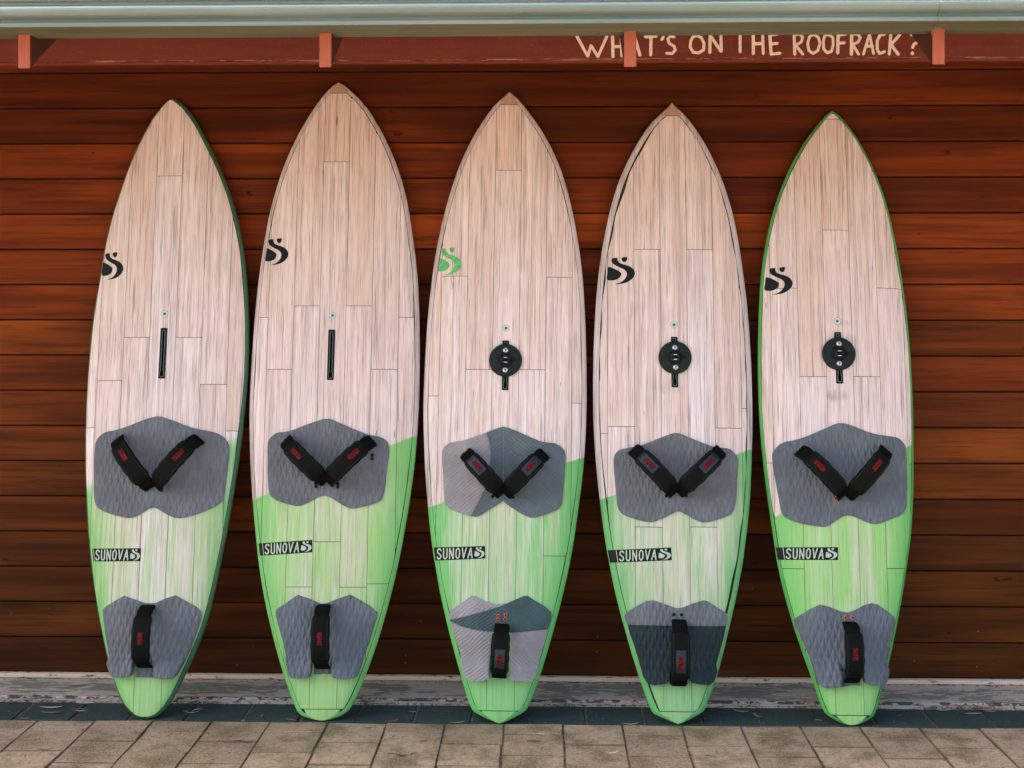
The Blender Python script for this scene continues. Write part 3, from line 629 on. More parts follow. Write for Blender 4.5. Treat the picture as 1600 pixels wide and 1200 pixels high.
def paver_mat(name, a, b, stain, rough, amt):
    m = M(name, rough, .2)
    c = m.geo_pos(); r = m.rnd()
    big = m.noise(c, (1, 1, 1), 7, 5, .6)
    med = m.noise(c, (1, 1, 1), 45, 5, .65)
    fine = m.noise(c, (1, 1, 1), 190, 3, .75)
    col = m.mix(r, a, b)
    col = m.mix(m.math('MULTIPLY', m.ramp(big, .42, .66), amt), col, stain)
    col = m.mix(m.ramp(med, .42, .66, 0, .55), col, tuple(x * .62 for x in a))
    col = m.mix(m.ramp(fine, .50, .70, 0, .7), col, tuple(min(1, x * 1.5) for x in b))
    col = m.mix(m.ramp(fine, .48, .28, 0, .75), col, tuple(x * .4 for x in a))
    gx, gy, gz = m.xyz(m.n('TexCoord').outputs['Generated'])
    ed = m.math('MINIMUM', m.math('MINIMUM', gx, m.math('SUBTRACT', 1.0, gx)), m.math('MINIMUM', gy, m.math('SUBTRACT', 1.0, gy)))
    ed = m.math('ADD', ed, m.math('MULTIPLY', m.math('SUBTRACT', med, .5), .06))
    col = m.mix(m.ramp(ed, .026, .010, 0, .65), col, tuple(x * .22 for x in a))
    m.color(col)
    m.bump(m.math('ADD', m.math('MULTIPLY', med, .8), fine), .55, .003)
    return m.m
MAT_TAN = paver_mat('tan_paver', (.345, .248, .158), (.47, .352, .232), (.175, .140, .074), .85, 1.0)
MAT_BLUE = paver_mat('blue_paver', (.032, .060, .056), (.044, .076, .070), (.06, .075, .058), .6, .4)

def wob_box(w, d, h, ch, r, amp):
    v, f = box(-w / 2, w / 2, -d / 2, d / 2, -h, 0, ch)
    k = {}
    out = []
    for x, y, z in v:
        s = (x > 0, y > 0, z > -h / 2)
        if s not in k:
            k[s] = (r.uniform(-amp, amp), r.uniform(-amp, amp), r.uniform(-amp, amp) * .5)
        out.append((x + k[s][0], y + k[s][1], z + k[s][2]))
    return out, f

GAP = .0052
tan_meshes, tan_half = [], []
for i in range(6):
    tan_meshes.append(link('paver', *wob_box(.2055 - GAP, .2 - GAP * .75, .03, .0018, rng, .0024), MAT_TAN))
    tan_half.append(link('paver', *wob_box(.2055 - GAP, .1 - GAP * .75, .03, .0018, rng, .0024), MAT_TAN))
XT = .0666
rest_v, rest_f = [], []
for ci in range(-22, 22):
    xc = XT + (ci + .5) * .2055
    y = -.431
    k = 0
    odd = ci % 2
    while y > -2.2:
        half = (k == 0 and odd)
        d = .1 if half else .2
        yc = y - d / 2
        if y > -1.5 and -2.75 < xc < 2.65:
            src = rng.choice(tan_half if half else tan_meshes)
            o = copy(src, pave, (xc + rng.uniform(-.0015, .0015), yc, rng.uniform(-.002, .001)))
            o.rotation_euler = (rng.uniform(-.006, .006), rng.uniform(-.006, .006), rng.uniform(-.006, .006))
            o.name = 'paver'
        else:
            v, f = box(xc - .0992, xc + .0992, yc - d / 2 + .003, yc + d / 2 - .003, -.03, rng.uniform(-.0015, .001), .004)
            n0 = len(rest_v)
            rest_v += v; rest_f += [tuple(n0 + i for i in q) for q in f]
        y -= d; k += 1
tag(link('far_pavers', rest_v, rest_f, MAT_TAN, pave), kind='stuff')
for o in tan_meshes + tan_half:
    bpy.data.objects.remove(o)
bl = [link('border_paver', *wob_box(.2025 - .008, .195, .03, .004, rng, .0018), MAT_BLUE) for _ in range(4)]
for ci in range(-22, 23):
    xc = -.0527 + (ci + .5) * .2025
    o = copy(rng.choice(bl), pave, (xc + rng.uniform(-.001, .001), -.3305, rng.uniform(-.0025, -.0005)))
    o.rotation_euler = (rng.uniform(-.006, .006), rng.uniform(-.006, .006), rng.uniform(-.008, .008))
    o.name = 'border_paver'
for o in bl:
    bpy.data.objects.remove(o)

# concrete ledge along the foot of the wall
m = M('flaking_ledge', 0.75)
c = m.geo_pos(); gx, gy, gz = m.xyz(c)
big = m.noise(c, (3.5, 9, 9), 1.0, 3, .5)
pat = m.noise(c, (16, 55, 40), 1.0, 6, .62, .6)
mid = m.math('MULTIPLY', m.ramp(gy, -.235, -.17), m.ramp(gy, -.02, -.085))
thr = m.math('ADD', m.math('MULTIPLY', m.math('SUBTRACT', big, .5), .9), m.math('ADD', pat, m.math('MULTIPLY', mid, .16)))
flk = m.ramp(thr, .64, .68, 0, .85)
fine = m.noise(c, (1, 1, 1), 260, 4, .7)
paint = m.mix(m.noise(c, (6, 14, 14), 1.0, 4), (.56, .47, .385), (.42, .37, .30))
under = m.mix(fine, (.10, .125, .09), (.24, .25, .19))
col = m.mix(flk, paint, under)
col = m.mix(m.ramp(fine, .62, .72, 0, .6), col, (.05, .045, .035))
m.color(col)
m.bump(m.math('ADD', m.math('MULTIPLY', flk, -1.0), m.math('MULTIPLY', fine, .5)), .6, .0025)
MAT_LEDGE = m.m
prof = [(0.0, .022), (-.20, .0195), (-.214, .0185), (-.222, .0165), (-.222, -.03), (0.0, -.03)]
ledge = tag(link('concrete_ledge', *prism_x(prof, X0, X1), MAT_LEDGE), kind='structure')
# chipped lip of white paint on the front edge, one irregular strip
m = M('chipped_white', 0.8)
c = m.geo_pos()
ch = m.ramp(m.noise(c, (30, 60, 60), 1.0, 5, .65), .46, .52)
fine = m.noise(c, (1, 1, 1), 220, 4, .7)
m.color(m.mix(ch, m.mix(fine, (.56, .44, .35), (.38, .30, .23)), (.07, .06, .045)))
m.bump(fine, .5, .003)
MAT_CHIP = m.m
v, f = [], []
NS = 1700
for i in range(NS + 1):
    x = X0 + (X1 - X0) * i / NS
    a = rng.uniform(-.0035, .0035); b = rng.uniform(-.003, .003)
    v += [(x, -.213 + a, .0190), (x, -.219 + a * .6, .0200), (x, -.2255 + b, .0175 + b * .4), (x, -.2262 + b, .0115 + a * .8), (x, -.221, .009)]
for i in range(NS):
    for k in range(4):
        f.append((i * 5 + k, (i + 1) * 5 + k, (i + 1) * 5 + k + 1, i * 5 + k + 1))
link('ledge_lip', v, f, MAT_CHIP, ledge)
prof = [(-.001, .024), (-.016, .023), (-.0195, .026), (-.0195, .0385), (-.016, .041), (-.001, .042)]
m = M('cream_strip', 0.6)
c = m.geo_pos()
fine = m.noise(c, (20, 80, 80), 1.0, 5, .65)
m.color(m.mix(m.ramp(fine, .58, .66), m.mix(m.noise(c, (1.3, 1, 1), 1.0, 2), (.74, .58, .45), (.62, .44, .30)), (.10, .08, .055)))
link('base_strip', *prism_x(prof, X0, X1), m.m, ledge)

# ------------------------------------------------------------------ timber wall
m = M('stained_timber', 0.55, 0.05)
c = m.co(); gp = m.geo_pos(); r = m.rnd()
off = m.math('MULTIPLY', r, 53.0)
g1 = m.noise(c, (.55, 15, 15), 1.0, 3, .55, .3, off)
g2 = m.noise(c, (2.6, 400, 60), 1.0, 3, .65, .1, off)
pt = m.noise(c, (.8, 4.5, 4), 1.0, 2, .5, 0, off)
knot = m.noise(c, (9, 34, 20), 1.0, 2, .5, 0, off)
col = m.mix(m.ramp(g1, .28, .72), (.110, .0185, .0045), (.235, .0400, .0070))
col = m.mix(m.ramp(pt, .52, .76, 0, .8), col, (.44, .075, .0100))
col = m.mix(m.ramp(g2, .48, .64, 0, .5), col, (.062, .0135, .0048))
col = m.mix(m.ramp(knot, .72, .77, 0, .75), col, (.016, .009, .005))
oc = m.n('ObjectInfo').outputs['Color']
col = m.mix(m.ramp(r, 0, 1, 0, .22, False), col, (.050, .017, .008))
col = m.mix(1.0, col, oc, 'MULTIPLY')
px, py, pz = m.xyz(gp)
spk = m.n('TexVoronoi', {'Vector': gp, 'Scale': 34.0, 'Randomness': 1.0})
sel = m.ramp(spk.outputs['Distance'], .085, .05)
cs = m.xyz(spk.outputs['Color'])
sel = m.math('MULTIPLY', sel, m.math('GREATER_THAN', cs[0], m.ramp(pz, .02, .42, .72, 1.0, False)))
col = m.mix(m.math('MULTIPLY', sel, .8), col, (.33, .24, .14))
m.color(col)
m.rough(m.ramp(g2, .3, .7, .44, .60))
m.bump(m.math('ADD', g1, m.math('MULTIPLY', g2, .6)), .22, .0018)
MAT_WALL = m.m
MAT_GAP = plain('dark_gap', (.010, .008, .006), .9)
wall = tag(empty('timber_wall', (0, 0, .043)), 'red brown stained timber wall of wide horizontal planks behind the boards', 'wall')
PZ, PITCH = .0, .1361
pm = None
for k in range(19):
    h = PITCH - .0042
    z = PZ + k * PITCH
    prof = [(.020, 0), (.0035, 0), (.0008, .0012), (0, .004), (0, h - .004), (.0008, h - .0012), (.0035, h), (.020, h)]
    if pm is None:
        pm = link('plank', *prism_x(prof, X0, X1, True, 2), MAT_WALL, wall)
        pm.location = (0, 0, z)
    else:
        o = copy(pm, wall, (0, rng.uniform(-.0008, .0008), z)); o.name = 'plank'
TONE = [.40, .44, .47, .52, .57, .59, .63, .70, .80, .70, .82, .90, .98, .62, .76, .46, .42, .5, .5]  # row tones: partly plank variation, partly the wall's shading painted in
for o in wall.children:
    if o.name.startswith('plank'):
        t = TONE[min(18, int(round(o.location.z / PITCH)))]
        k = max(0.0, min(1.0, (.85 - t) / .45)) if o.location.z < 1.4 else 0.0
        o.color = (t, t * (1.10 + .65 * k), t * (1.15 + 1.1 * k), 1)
link('wall_core', *box(X0, X1, .0195, .12, -.09, 3.1), MAT_GAP, wall)

def painted_red(name, base, scuff, rough=.55):
    m = M(name, rough)
    c = m.geo_pos(); x, y, z = m.xyz(c)
    a = m.noise(c, (3, 30, 30), 1.0, 4, .6)
    fine = m.noise(c, (1, 1, 1), 140, 5, .65)
    col = m.mix(m.ramp(a, .3, .7), tuple(q * .75 for q in base), base)
    col = m.mix(m.ramp(fine, .60, .68, 0, .5), col, scuff)
    m.color(col); m.bump(fine, .25, .0015)
    return m
m = painted_red('red_beam_paint', (.175, .026, .0075), (.28, .085, .035))
c = m.geo_pos(); x, y, z = m.xyz(c)
edge = m.ramp(m.math('ABSOLUTE', m.math('SUBTRACT', z, 2.3935)), .006, .001)
ch = m.ramp(m.noise(c, (14, 20, 160), 1.0, 5, .7), .50, .58)
prev = m.b.inputs['Base Color'].links[0].from_socket
m.color(m.mix(m.math('MULTIPLY', edge, m.math('MULTIPLY', ch, .8)), prev, (.52, .30, .18)))
beam = link('frieze_beam', *prism_x([(0.0, 2.3800 - .043), (-.024, 2.3800 - .043), (-.029, 2.3850 - .043), (-.029, 2.3910 - .043), (-.0265, 2.3940 - .043), (-.0265, 2.84), (0.0, 2.84)], X0, X1), m.m, wall)

# hand-painted lettering on the beam
m = M('sign_paint', 0.7)
c = m.geo_pos()
fine = m.noise(c, (1, 1, 1), 150, 5, .7)
m.color(m.mix(m.ramp(fine, .35, .7), (.92, .80, .66), (.78, .62, .46)))
m.bump(fine, .3, .001)
MAT_SIGN = m.m
glyphs = []                     # strokes that overlap sideways belong to one letter
for ln in SIGN:
    g = [min(p[0] for p in ln) - .003, max(p[0] for p in ln) + .003, [ln]]
    for h in [h for h in glyphs if h[0] < g[1] and g[0] < h[1]]:
        g = [min(g[0], h[0]), max(g[1], h[1]), g[2] + h[2]]
        glyphs.remove(h)
    glyphs.append(g)
for lo, hi, lines in glyphs:
    polys = []
    for ln in lines:
        polys += stroke([(p[0], p[1]) for p in ln], (.0105 if len(ln) > 2 else .0115) * rng.uniform(.9, 1.1))
    v, f = patch(polys, lambda x, y: .0012, lambda x, y: -.0003, .5)
    v = [(p[0], -.0265 - p[2], p[1] - .043) for p in v]
    f = [q[::-1] for q in f]
    link('lettering', v, f, MAT_SIGN, beam)

# ------------------------------------------------------------------ eave: rafters, gutter, roof
eave = tag(empty('roof_eave', (0, -1.12, 2.17)), 'overhanging roof eave with pale green gutter and red rafter ends above the wall', 'roof')
EL = Vector((0, -1.12, 2.17))
def rel(v):
    return [(p[0] - EL.x, p[1] - EL.y, p[2] - EL.z) for p in v]
SL = .60
m = M('rafter_paint', 0.6)
c = m.geo_pos()
w = m.n('TexWave', {'Vector': m.n('Mapping', {'Vector': c, 'Rotation': (0, R(35), 0), 'Scale': (1, .2, 1)}).outputs[0], 'Scale': 55.0, 'Distortion': 5.0, 'Detail': 3.0, 'Detail Scale': 2.0}).outputs[1]
fine = m.noise(c, (1, 1, 1), 180, 4, .7)
col = m.mix(w, (.34, .072, .030), (.42, .100, .044))
col = m.mix(m.ramp(fine, .55, .7, 0, .4), col, (.27, .06, .03))
m.color(col); m.bump(w, .3, .0015)
MAT_RAFTER = m.m
MAT_SIDE = painted_red('rafter_side_shaded', (.07, .02, .010), (.10, .03, .015)).m  # side red darkened to paint in the shadow on the rafter sides
raf = None
RX = [-1.551 + .9025 * k for k in range(-8, 12)]
def rafter(x):
    hw = .0182
    y0, y1 = -1.12, .12
    pr = [(y0, 2.173), (y0, 2.300), (y1, 2.300 + SL * (y1 - y0)), (y1, 2.173 + SL * (y1 - y0))]
    v, f = [], []
    cc = .0025
    sec = []
    for (x_, g) in ((-hw, cc), (-hw + cc, 0), (hw - cc, 0), (hw, cc)):
        for i, (y, z) in enumerate(pr):
            yy = y + (g if i in (0, 1) else 0)
            zz = z + (g if i in (0, 3) else 0)
            v.append((x_, yy, zz))
    for k in range(3):
        for i in range(4):
            j = (i + 1) % 4
            f.append((k * 4 + i, k * 4 + j, (k + 1) * 4 + j, (k + 1) * 4 + i))
    f.append((3, 2, 1, 0)); f.append((12, 13, 14, 15))
    return v, f
for x in RX:
    if raf is None:
        raf = link('rafter', *[rel(rafter(0)[0]), rafter(0)[1]], MAT_SIDE, eave); raf.location = (x, 0, 0)
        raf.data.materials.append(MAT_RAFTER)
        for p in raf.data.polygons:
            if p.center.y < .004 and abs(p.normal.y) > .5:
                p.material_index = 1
    else:
        o = copy(raf, eave, (x, 0, rng.uniform(-.002, .002))); o.name = 'rafter'
m = M('gutter_paint', 0.38, 0.5)
c = m.geo_pos(); gx, gy, gz = m.xyz(c)
f1 = m.noise(c, (1.5, 12, 12), 1.0, 4, .55)
f2 = m.noise(c, (9, 60, 60), 1.0, 5, .65)
f3 = m.ramp(m.noise(c, (40, 40, 40), 1.0, 5, .7), .6, .72)
col = m.mix(m.ramp(f1, .3, .7), (.128, .168, .138), (.168, .208, .175))
col = m.mix(m.ramp(f2, .55, .75, 0, .35), col, (.20, .20, .11))
col = m.mix(m.math('MULTIPLY', f3, .35), col, (.16, .14, .08))
m.color(col); m.rough(m.ramp(f1, .3, .7, .30, .45)); m.bump(f2, .08, .001)
MAT_GUT = m.m
m = M('olive_fascia_gutter_shade', 0.7)
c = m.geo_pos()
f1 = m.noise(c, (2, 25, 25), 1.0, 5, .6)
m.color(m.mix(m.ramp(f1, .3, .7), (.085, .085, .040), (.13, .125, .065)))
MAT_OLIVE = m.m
gp_ = [(-1.125, 2.2745), (-1.236, 2.2720), (-1.2415, 2.2735), (-1.2430, 2.2765), (-1.2430, 2.2840), (-1.2405, 2.2870), (-1.2330, 2.2885), (-1.2290, 2.2915), (-1.2290, 2.2950), (-1.2330, 2.2985),
       (-1.2420, 2.3015), (-1.2490, 2.3060), (-1.2530, 2.3120), (-1.2540, 2.3190), (-1.2520, 2.3255), (-1.2465, 2.3310), (-1.2390, 2.3345), (-1.2310, 2.3370), (-1.2275, 2.3400), (-1.2275, 2.3460), (-1.2350, 2.3500), (-1.2400, 2.3560), (-1.2400, 2.3640), (-1.2340, 2.3680),
       (-1.2250, 2.3660), (-1.2200, 2.3400), (-1.2150, 2.2800), (-1.1350, 2.2820), (-1.1350, 2.3850), (-1.125, 2.3850)]
gn = 60
v, f = prism_x(gp_, X0, X1, True, gn)
v = [(x, y + .0016 * math.sin(x * 1.7 + 1) + .0008 * math.sin(x * 6.1), z + .0022 * math.sin(x * 1.1 + .4)) for x, y, z in v]
gut = link('gutter', rel(v), f, MAT_GUT, eave)
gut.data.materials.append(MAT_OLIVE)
for p in gut.data.polygons:          # shade of the underside, painted in dark olive
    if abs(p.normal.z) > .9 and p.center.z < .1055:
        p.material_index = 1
MAT_JOINT = plain('joint_sealant', (.10, .09, .05), .8, .4)
MAT_METAL = plain('zinc', (.55, .55, .52), .35, .1, 200, .5, .9)
sx = 1.117
jp = [(y - .0012, z - .0008) for y, z in gp_[:20]]
v, f = prism_x(jp, sx, sx + .0022, False)
link('gutter_joint', rel(v), f, MAT_JOINT, gut)
v, f = lathe(0, 0, 0, [(.0034, 0), (.0034, .0008), (.0022, .0018), (.0006, .0022)], 12)
v = [(sx + .008 + p[0], -1.2490 - p[2], 2.3275 + p[1]) for p in v]
link('rivet', rel(v), f, MAT_METAL, gut)
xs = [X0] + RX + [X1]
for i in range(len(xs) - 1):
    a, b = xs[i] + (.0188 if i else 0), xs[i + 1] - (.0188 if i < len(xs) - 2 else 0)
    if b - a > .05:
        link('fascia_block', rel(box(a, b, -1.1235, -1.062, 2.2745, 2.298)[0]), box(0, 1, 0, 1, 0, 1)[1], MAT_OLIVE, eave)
MAT_ROOF = plain('roof_sheet', (.30, .31, .27), .5)
rp = [(-1.20, 2.3870), (-1.20, 2.4000), (.55, 2.4000 + SL * 1.75), (.55, 2.3870 + SL * 1.75)]
link('roof_sheet', rel(prism_x(rp, X0, X1)[0]), prism_x(rp, X0, X1)[1], MAT_ROOF, eave)
rp = [(-1.118, 2.3015), (-1.118, 2.3850), (.55, 2.3850 + SL * 1.668), (.55, 2.3015 + SL * 1.668)]
m = painted_red('lining_bounce_orange', (.66, .17, .045), (.28, .10, .05))  # unseen lining, orange brightened to bounce warm light onto the board noses
link('unseen_bounce_lining', rel(prism_x(rp, X0, X1)[0]), prism_x(rp, X0, X1)[1], m.m, eave)

# ------------------------------------------------------------------ windsurf boards
SEAM = plain('dark_seam', (.022, .027, .019), .8, .4, 40, .12)
RUBBER = plain('black_rubber', (.0062, .0072, .0058), .7, .3, 90, .06)
WEB = plain('black_webbing', (.0052, .0062, .0048), .9, .35, 240, .05)
PLATE = plain('black_nylon', (.012, .019, .017), .42, .25, 60, .12)
PLATE2 = plain('black_nylon_core', (.007, .009, .008), .5, .2, 60, .12)
LIP = plain('pale_lip', (.16, .23, .19), .5, .3, 200)
THREAD = plain('grey_thread', (.05, .055, .05), .9, .3, 200, .1)
HOLE = plain('hole_black', (.003, .004, .003), .9, .1, 60, .05)
WHITE = plain('white_nylon', (.62, .68, .66), .45, .12, 300)
TEAL = plain('teal_seal', (.04, .22, .20), .4, .15, 300)
STEEL = plain('screw_steel', (.62, .62, .60), .28, .12, 300, .5, .85)
ORANGE = plain('orange_plastic', (.55, .085, .02), .45, .15, 200)
DKGREEN = plain('green_black_plastic', (.008, .022, .010), .45, .2, 200, .12)
STICK = plain('sticker_black', (.008, .013, .010), .38, .2, 100, .12)
LETTER = plain('sticker_letter', (.42, .50, .38), .5, .18, 120)
EMB_G = plain('emblem_green', (.10, .46, .13), .5, .3, 70)
EMB_K = plain('emblem_black', (.010, .013, .010), .45, .3, 70, .12)
PANEL = plain('gloss_panel', (.008, .020, .030), .34, .2, 60, .35)
m = M('red_badge', 0.6, .12)
c = m.co()
f = m.n('TexVoronoi', {'Vector': m.n('Mapping', {'Vector': c, 'Scale': (1, 1, 1)}).outputs[0], 'Scale': 260.0}).outputs['Distance']
m.color(m.mix(m.ramp(f, .38, .55), (.22, .006, .005), (.03, .004, .003)))
BADGE = m.m

def foam(name, base, chevron=False):
    m = M(name, 0.78, 0.35)
    c = m.co(); x, y, z = m.xyz(c)
    big = m.noise(c, (9, 6, 6), 1.0, 4, .6)
    fine = m.noise(c, (1, 1, 1), 330, 4, .7)
    wv = m.noise(c, (14, 14, 14), 1.0, 2)
    if chevron:
        a = m.math('ADD', m.math('MULTIPLY', m.math('ABSOLUTE', x), 62.0), m.math('ADD', m.math('MULTIPLY', y, 74.0), m.math('MULTIPLY', wv, 1.8)))
        h = m.math('PINGPONG', a, .5)
        h = m.math('MULTIPLY', h, 1.6)
    else:
        wob = m.math('MULTIPLY', wv, .5)
        a = m.math('ADD', m.math('ADD', m.math('MULTIPLY', x, 43.0), m.math('MULTIPLY', y, 15.0)), wob)
        b = m.math('SUBTRACT', m.math('ADD', m.math('MULTIPLY', x, 43.0), wob), m.math('MULTIPLY', y, 15.0))
        h = m.math('MINIMUM', m.math('PINGPONG', a, .5), m.math('PINGPONG', b, .5))
        h = m.math('MULTIPLY', h, 2.4)
    col = m.mix(m.ramp(big, .35, .7), tuple(q * .82 for q in base), tuple(q * 1.12 for q in base))
    col = m.mix(m.ramp(fine, .5, .7, 0, .3), col, tuple(q * .6 for q in base))
    scuff = m.ramp(m.noise(c, (30, 9, 9), 1.0, 5, .7), .62, .75, 0, .35)
    col = m.mix(scuff, col, tuple(min(1, q * 1.6) for q in base))
    m.color(col)
    m.bump(m.math('ADD', h, m.math('MULTIPLY', fine, .12)), .55 if chevron else .75, .0045 if chevron else .0060)
    return m.m
FOAM = {'grey': foam('foam_grey', (.145, .160, .175)), 'blue': foam('foam_blue_grey', (.128, .150, .170)), 'light': foam('foam_light', (.31, .295, .30), True),
        'slate': foam('foam_slate', (.105, .138, .155), True), 'teal': foam('foam_teal', (.050, .092, .096), True), 'dark': foam('foam_dark', (.014, .030, .035))}

def wood(name, D, tone, gbase, gcol, rail=False, smudge=(), nose=False, all_green=None, tight=.003):
    (xa, sa), (xb, sb) = D['green']
    k = (sb - sa) / (xb - xa)
    m = M(name, 0.5, 0.45)
    c = m.co(); x, y, z = m.xyz(c); r = m.rnd()
    off = m.math('MULTIPLY', r, 31.0)
    g1 = m.noise(c, (55, 1.6, 1), 1.0, 5, .6, .25, off)
    g2 = m.noise(c, (330, 5, 1), 1.0, 4, .7, .1, off)
    g3 = m.noise(c, (640, 6, 1), 1.0, 2, .6, 0, off)
    g4 = m.noise(c, (16, 3.2, 1), 1.0, 3, .55, 0, off)
    lt = tone; dk = (tone[0] * .80, tone[1] * .75, tone[2] * .72)
    col = m.mix(m.ramp(g1, .32, .70), lt, dk)
    col = m.mix(m.ramp(g4, .48, .74, 0, .5), col, (tone[0] * .84, tone[1] * .72, tone[2] * .64))
    col = m.mix(m.math('MULTIPLY', m.math('POWER', r, 2.0), .5), col, (tone[0] * .86, tone[1] * .72, tone[2] * .62))
    g5 = m.noise(c, (105, .9, 1), 1.0, 3, .6, .12, off)
    col = m.mix(m.ramp(g5, .54, .64, 0, .46), col, (tone[0] * .50, tone[1] * .42, tone[2] * .38))
    g6 = m.noise(c, (190, 3.5, 1), 1.0, 2, .6, 0, off)
    col = m.mix(m.ramp(g6, .60, .68, 0, .55), col, (.16, .115, .09))
    col = m.mix(m.ramp(g2, .52, .68, 0, .40), col, (.22, .165, .14))
    col = m.mix(m.ramp(g3, .57, .68, 0, .62), col, (.085, .062, .050))
    col = m.mix(m.ramp(m.noise(c, (75, 9, 1), 1.0, 2, .5, 0, off), .76, .80, 0, .8), col, (.11, .06, .035))
    col = m.mix(1.0, col, m.n('ObjectInfo').outputs['Color'], 'MULTIPLY')
    if nose:
        col = m.mix(.75, col, (.33, .155, .055))
    for (qx, qy, qr, qa) in smudge:
        dx_ = m.math('DIVIDE', m.math('SUBTRACT', x, qx), qr); dy_ = m.math('DIVIDE', m.math('SUBTRACT', y, qy), qr * .55)
        d2 = m.math('ADD', m.math('MULTIPLY', dx_, dx_), m.math('MULTIPLY', dy_, dy_))
        mk = m.math('MULTIPLY', m.ramp(d2, 1.0, .0, 0, qa), m.ramp(m.noise(c, (70, 10, 1), 1.0, 3, .6), .25, .7))
        col = m.mix(mk, col, (.13, .135, .13))
    line = m.math('SUBTRACT', m.math('ADD', m.math('MULTIPLY', x, k), sa - k * xa), y)
    line = m.math('ADD', line, m.math('MULTIPLY', m.math('SUBTRACT', g1, .5), tight * 3))
    mask = m.ramp(line, -tight, tight)
    rim = m.attr('rim')
    tail = m.ramp(y, .36, .06, 0, .85)
    st = m.noise(c, (26, 2.2, 1), 1.0, 5, .65, .3, off)
    amt = m.math('ADD', m.math('ADD', m.math('MULTIPLY', m.math('POWER', rim, 3.0), .62), gbase), m.math('ADD', tail, m.math('MULTIPLY', m.math('SUBTRACT', st, .5), 1.7)))
    if rail:
        amt = m.math('ADD', amt, .55)
    amt = m.math('MINIMUM', m.math('MAXIMUM', amt, .16), .92)
    amt = m.math('MULTIPLY', amt, mask)
    if all_green:
        gm = m.mix(m.ramp(g4, .35, .7), all_green, tuple(q * .8 for q in all_green))
        col = m.mix(.95, col, gm)
    pale = (gcol[0] * 1.75, gcol[1] * 1.18, gcol[2] * 1.35)
    grn = m.mix(1.0 if rail else m.ramp(rim, .55, .97), pale, (gcol[0] * .70, gcol[1] * .98, gcol[2] * .80))
    grn = m.mix(m.ramp(g2, .50, .68, 0, .45), grn, tuple(q * .45 for q in gcol))
    if not all_green:
        col = m.mix(amt, col, grn)
    m.color(col)
    m.rough(m.ramp(g2, .3, .7, .42, .58))
    m.bump(m.math('ADD', g2, m.math('MULTIPLY', g3, .8)), .16, .0010)
    return m.m

def lerp_tab(tab, s, k):
    if s <= tab[0][0]: return tab[0][k]
    if s >= tab[-1][0]: return tab[-1][k]
    lo, hi = 0, len(tab) - 1
    while hi - lo > 1:
        mid = (lo + hi) // 2
        if tab[mid][0] <= s: lo = mid
        else: hi = mid
    a, b = tab[lo], tab[hi]
    t = (s - a[0]) / (b[0] - a[0])
    return a[k] + (b[k] - a[k]) * t

EMBLEM = [[(.53, .02), (.72, 0), (.725, .09), (.68, .165), (.61, .185), (.55, .14)],
          [(.18, .04), (.37, .02), (.385, .12), (.47, .22), (.67, .29), (.87, .38), (.98, .51), (1.0, .66), (.90, .82), (.70, .95), (.47, 1.0), (.28, 1.0), (.47, .95), (.62, .84), (.71, .69), (.70, .56), (.60, .455), (.45, .38), (.27, .275), (.18, .17)],
          [(.05, .35), (.22, .40), (.42, .51), (.515, .61), (.475, .74), (.35, .83), (.17, .86), (0, .81), (.02, .55)]]
GLYPH = {'S': [[(.92, .80), (.72, .97), (.38, .97), (.14, .80), (.22, .60), (.74, .42), (.88, .22), (.64, .03), (.28, .03), (.06, .20)]],
         'U': [[(.12, 1), (.12, .20), (.30, .02), (.66, .02), (.86, .20), (.86, 1)]],
         'N': [[(.10, 0), (.10, 1)], [(.12, .97), (.86, .03)], [(.88, 0), (.88, 1)]],
         'O': [[(.5, 1), (.82, .84), (.90, .5), (.82, .16), (.5, 0), (.18, .16), (.10, .5), (.18, .84), (.5, 1)]],
         'V': [[(.08, 1), (.44, .03)], [(.44, .03), (.94, 1)]],
         'A': [[(.02, 0), (.52, .97)], [(.52, .97), (.94, 0)], [(.22, .33), (.80, .33)]]}

def bil(q, u, v):
    (ax, ay), (bx, by), (cx, cy), (dx, dy) = q
    return ((ax * (1 - u) + bx * u) * (1 - v) + (dx * (1 - u) + cx * u) * v, (ay * (1 - u) + by * u) * (1 - v) + (dy * (1 - u) + cy * u) * v)

SPEC = {
 1: dict(tone=(.82, .75, .74), gb=.30, gc=(.17, .47, .115), rail=(.009, .10, .034), d=.0125, dl=.0050, gap=.0012, tight=.035, label='leftmost windsurf board with dark green rail, long mast slot and fully rounded tail'),
 2: dict(tone=(.81, .725, .71), gb=.62, gc=(.17, .47, .115), rail=None, d=.016, gap=.0021, tight=.003, label='tallest windsurf board, pale wooden rail, black emblem, long narrow mast slot, squared green tail'),
 3: dict(tone=(.85, .765, .745), gb=.58, gc=(.115, .45, .11), rail=None, d=.017, gap=.0020, tight=.003, label='windsurf board with green emblem, two tone grey foot pads and orange strap plugs'),
 4: dict(tone=(.82, .745, .735), gb=.44, gc=(.13, .42, .125), rail=None, d=.021, gap=.0030, tight=.003, label='windsurf board with orange pointed nose tip, black emblem and near black lower tail pad'),
 5: dict(tone=(.82, .74, .73), gb=.74, gc=(.15, .48, .105), rail=(.05, .36, .055), d=.010, gap=.0015, tight=.003, label='shortest windsurf board at the right end with bright green rail all the way round'),
}

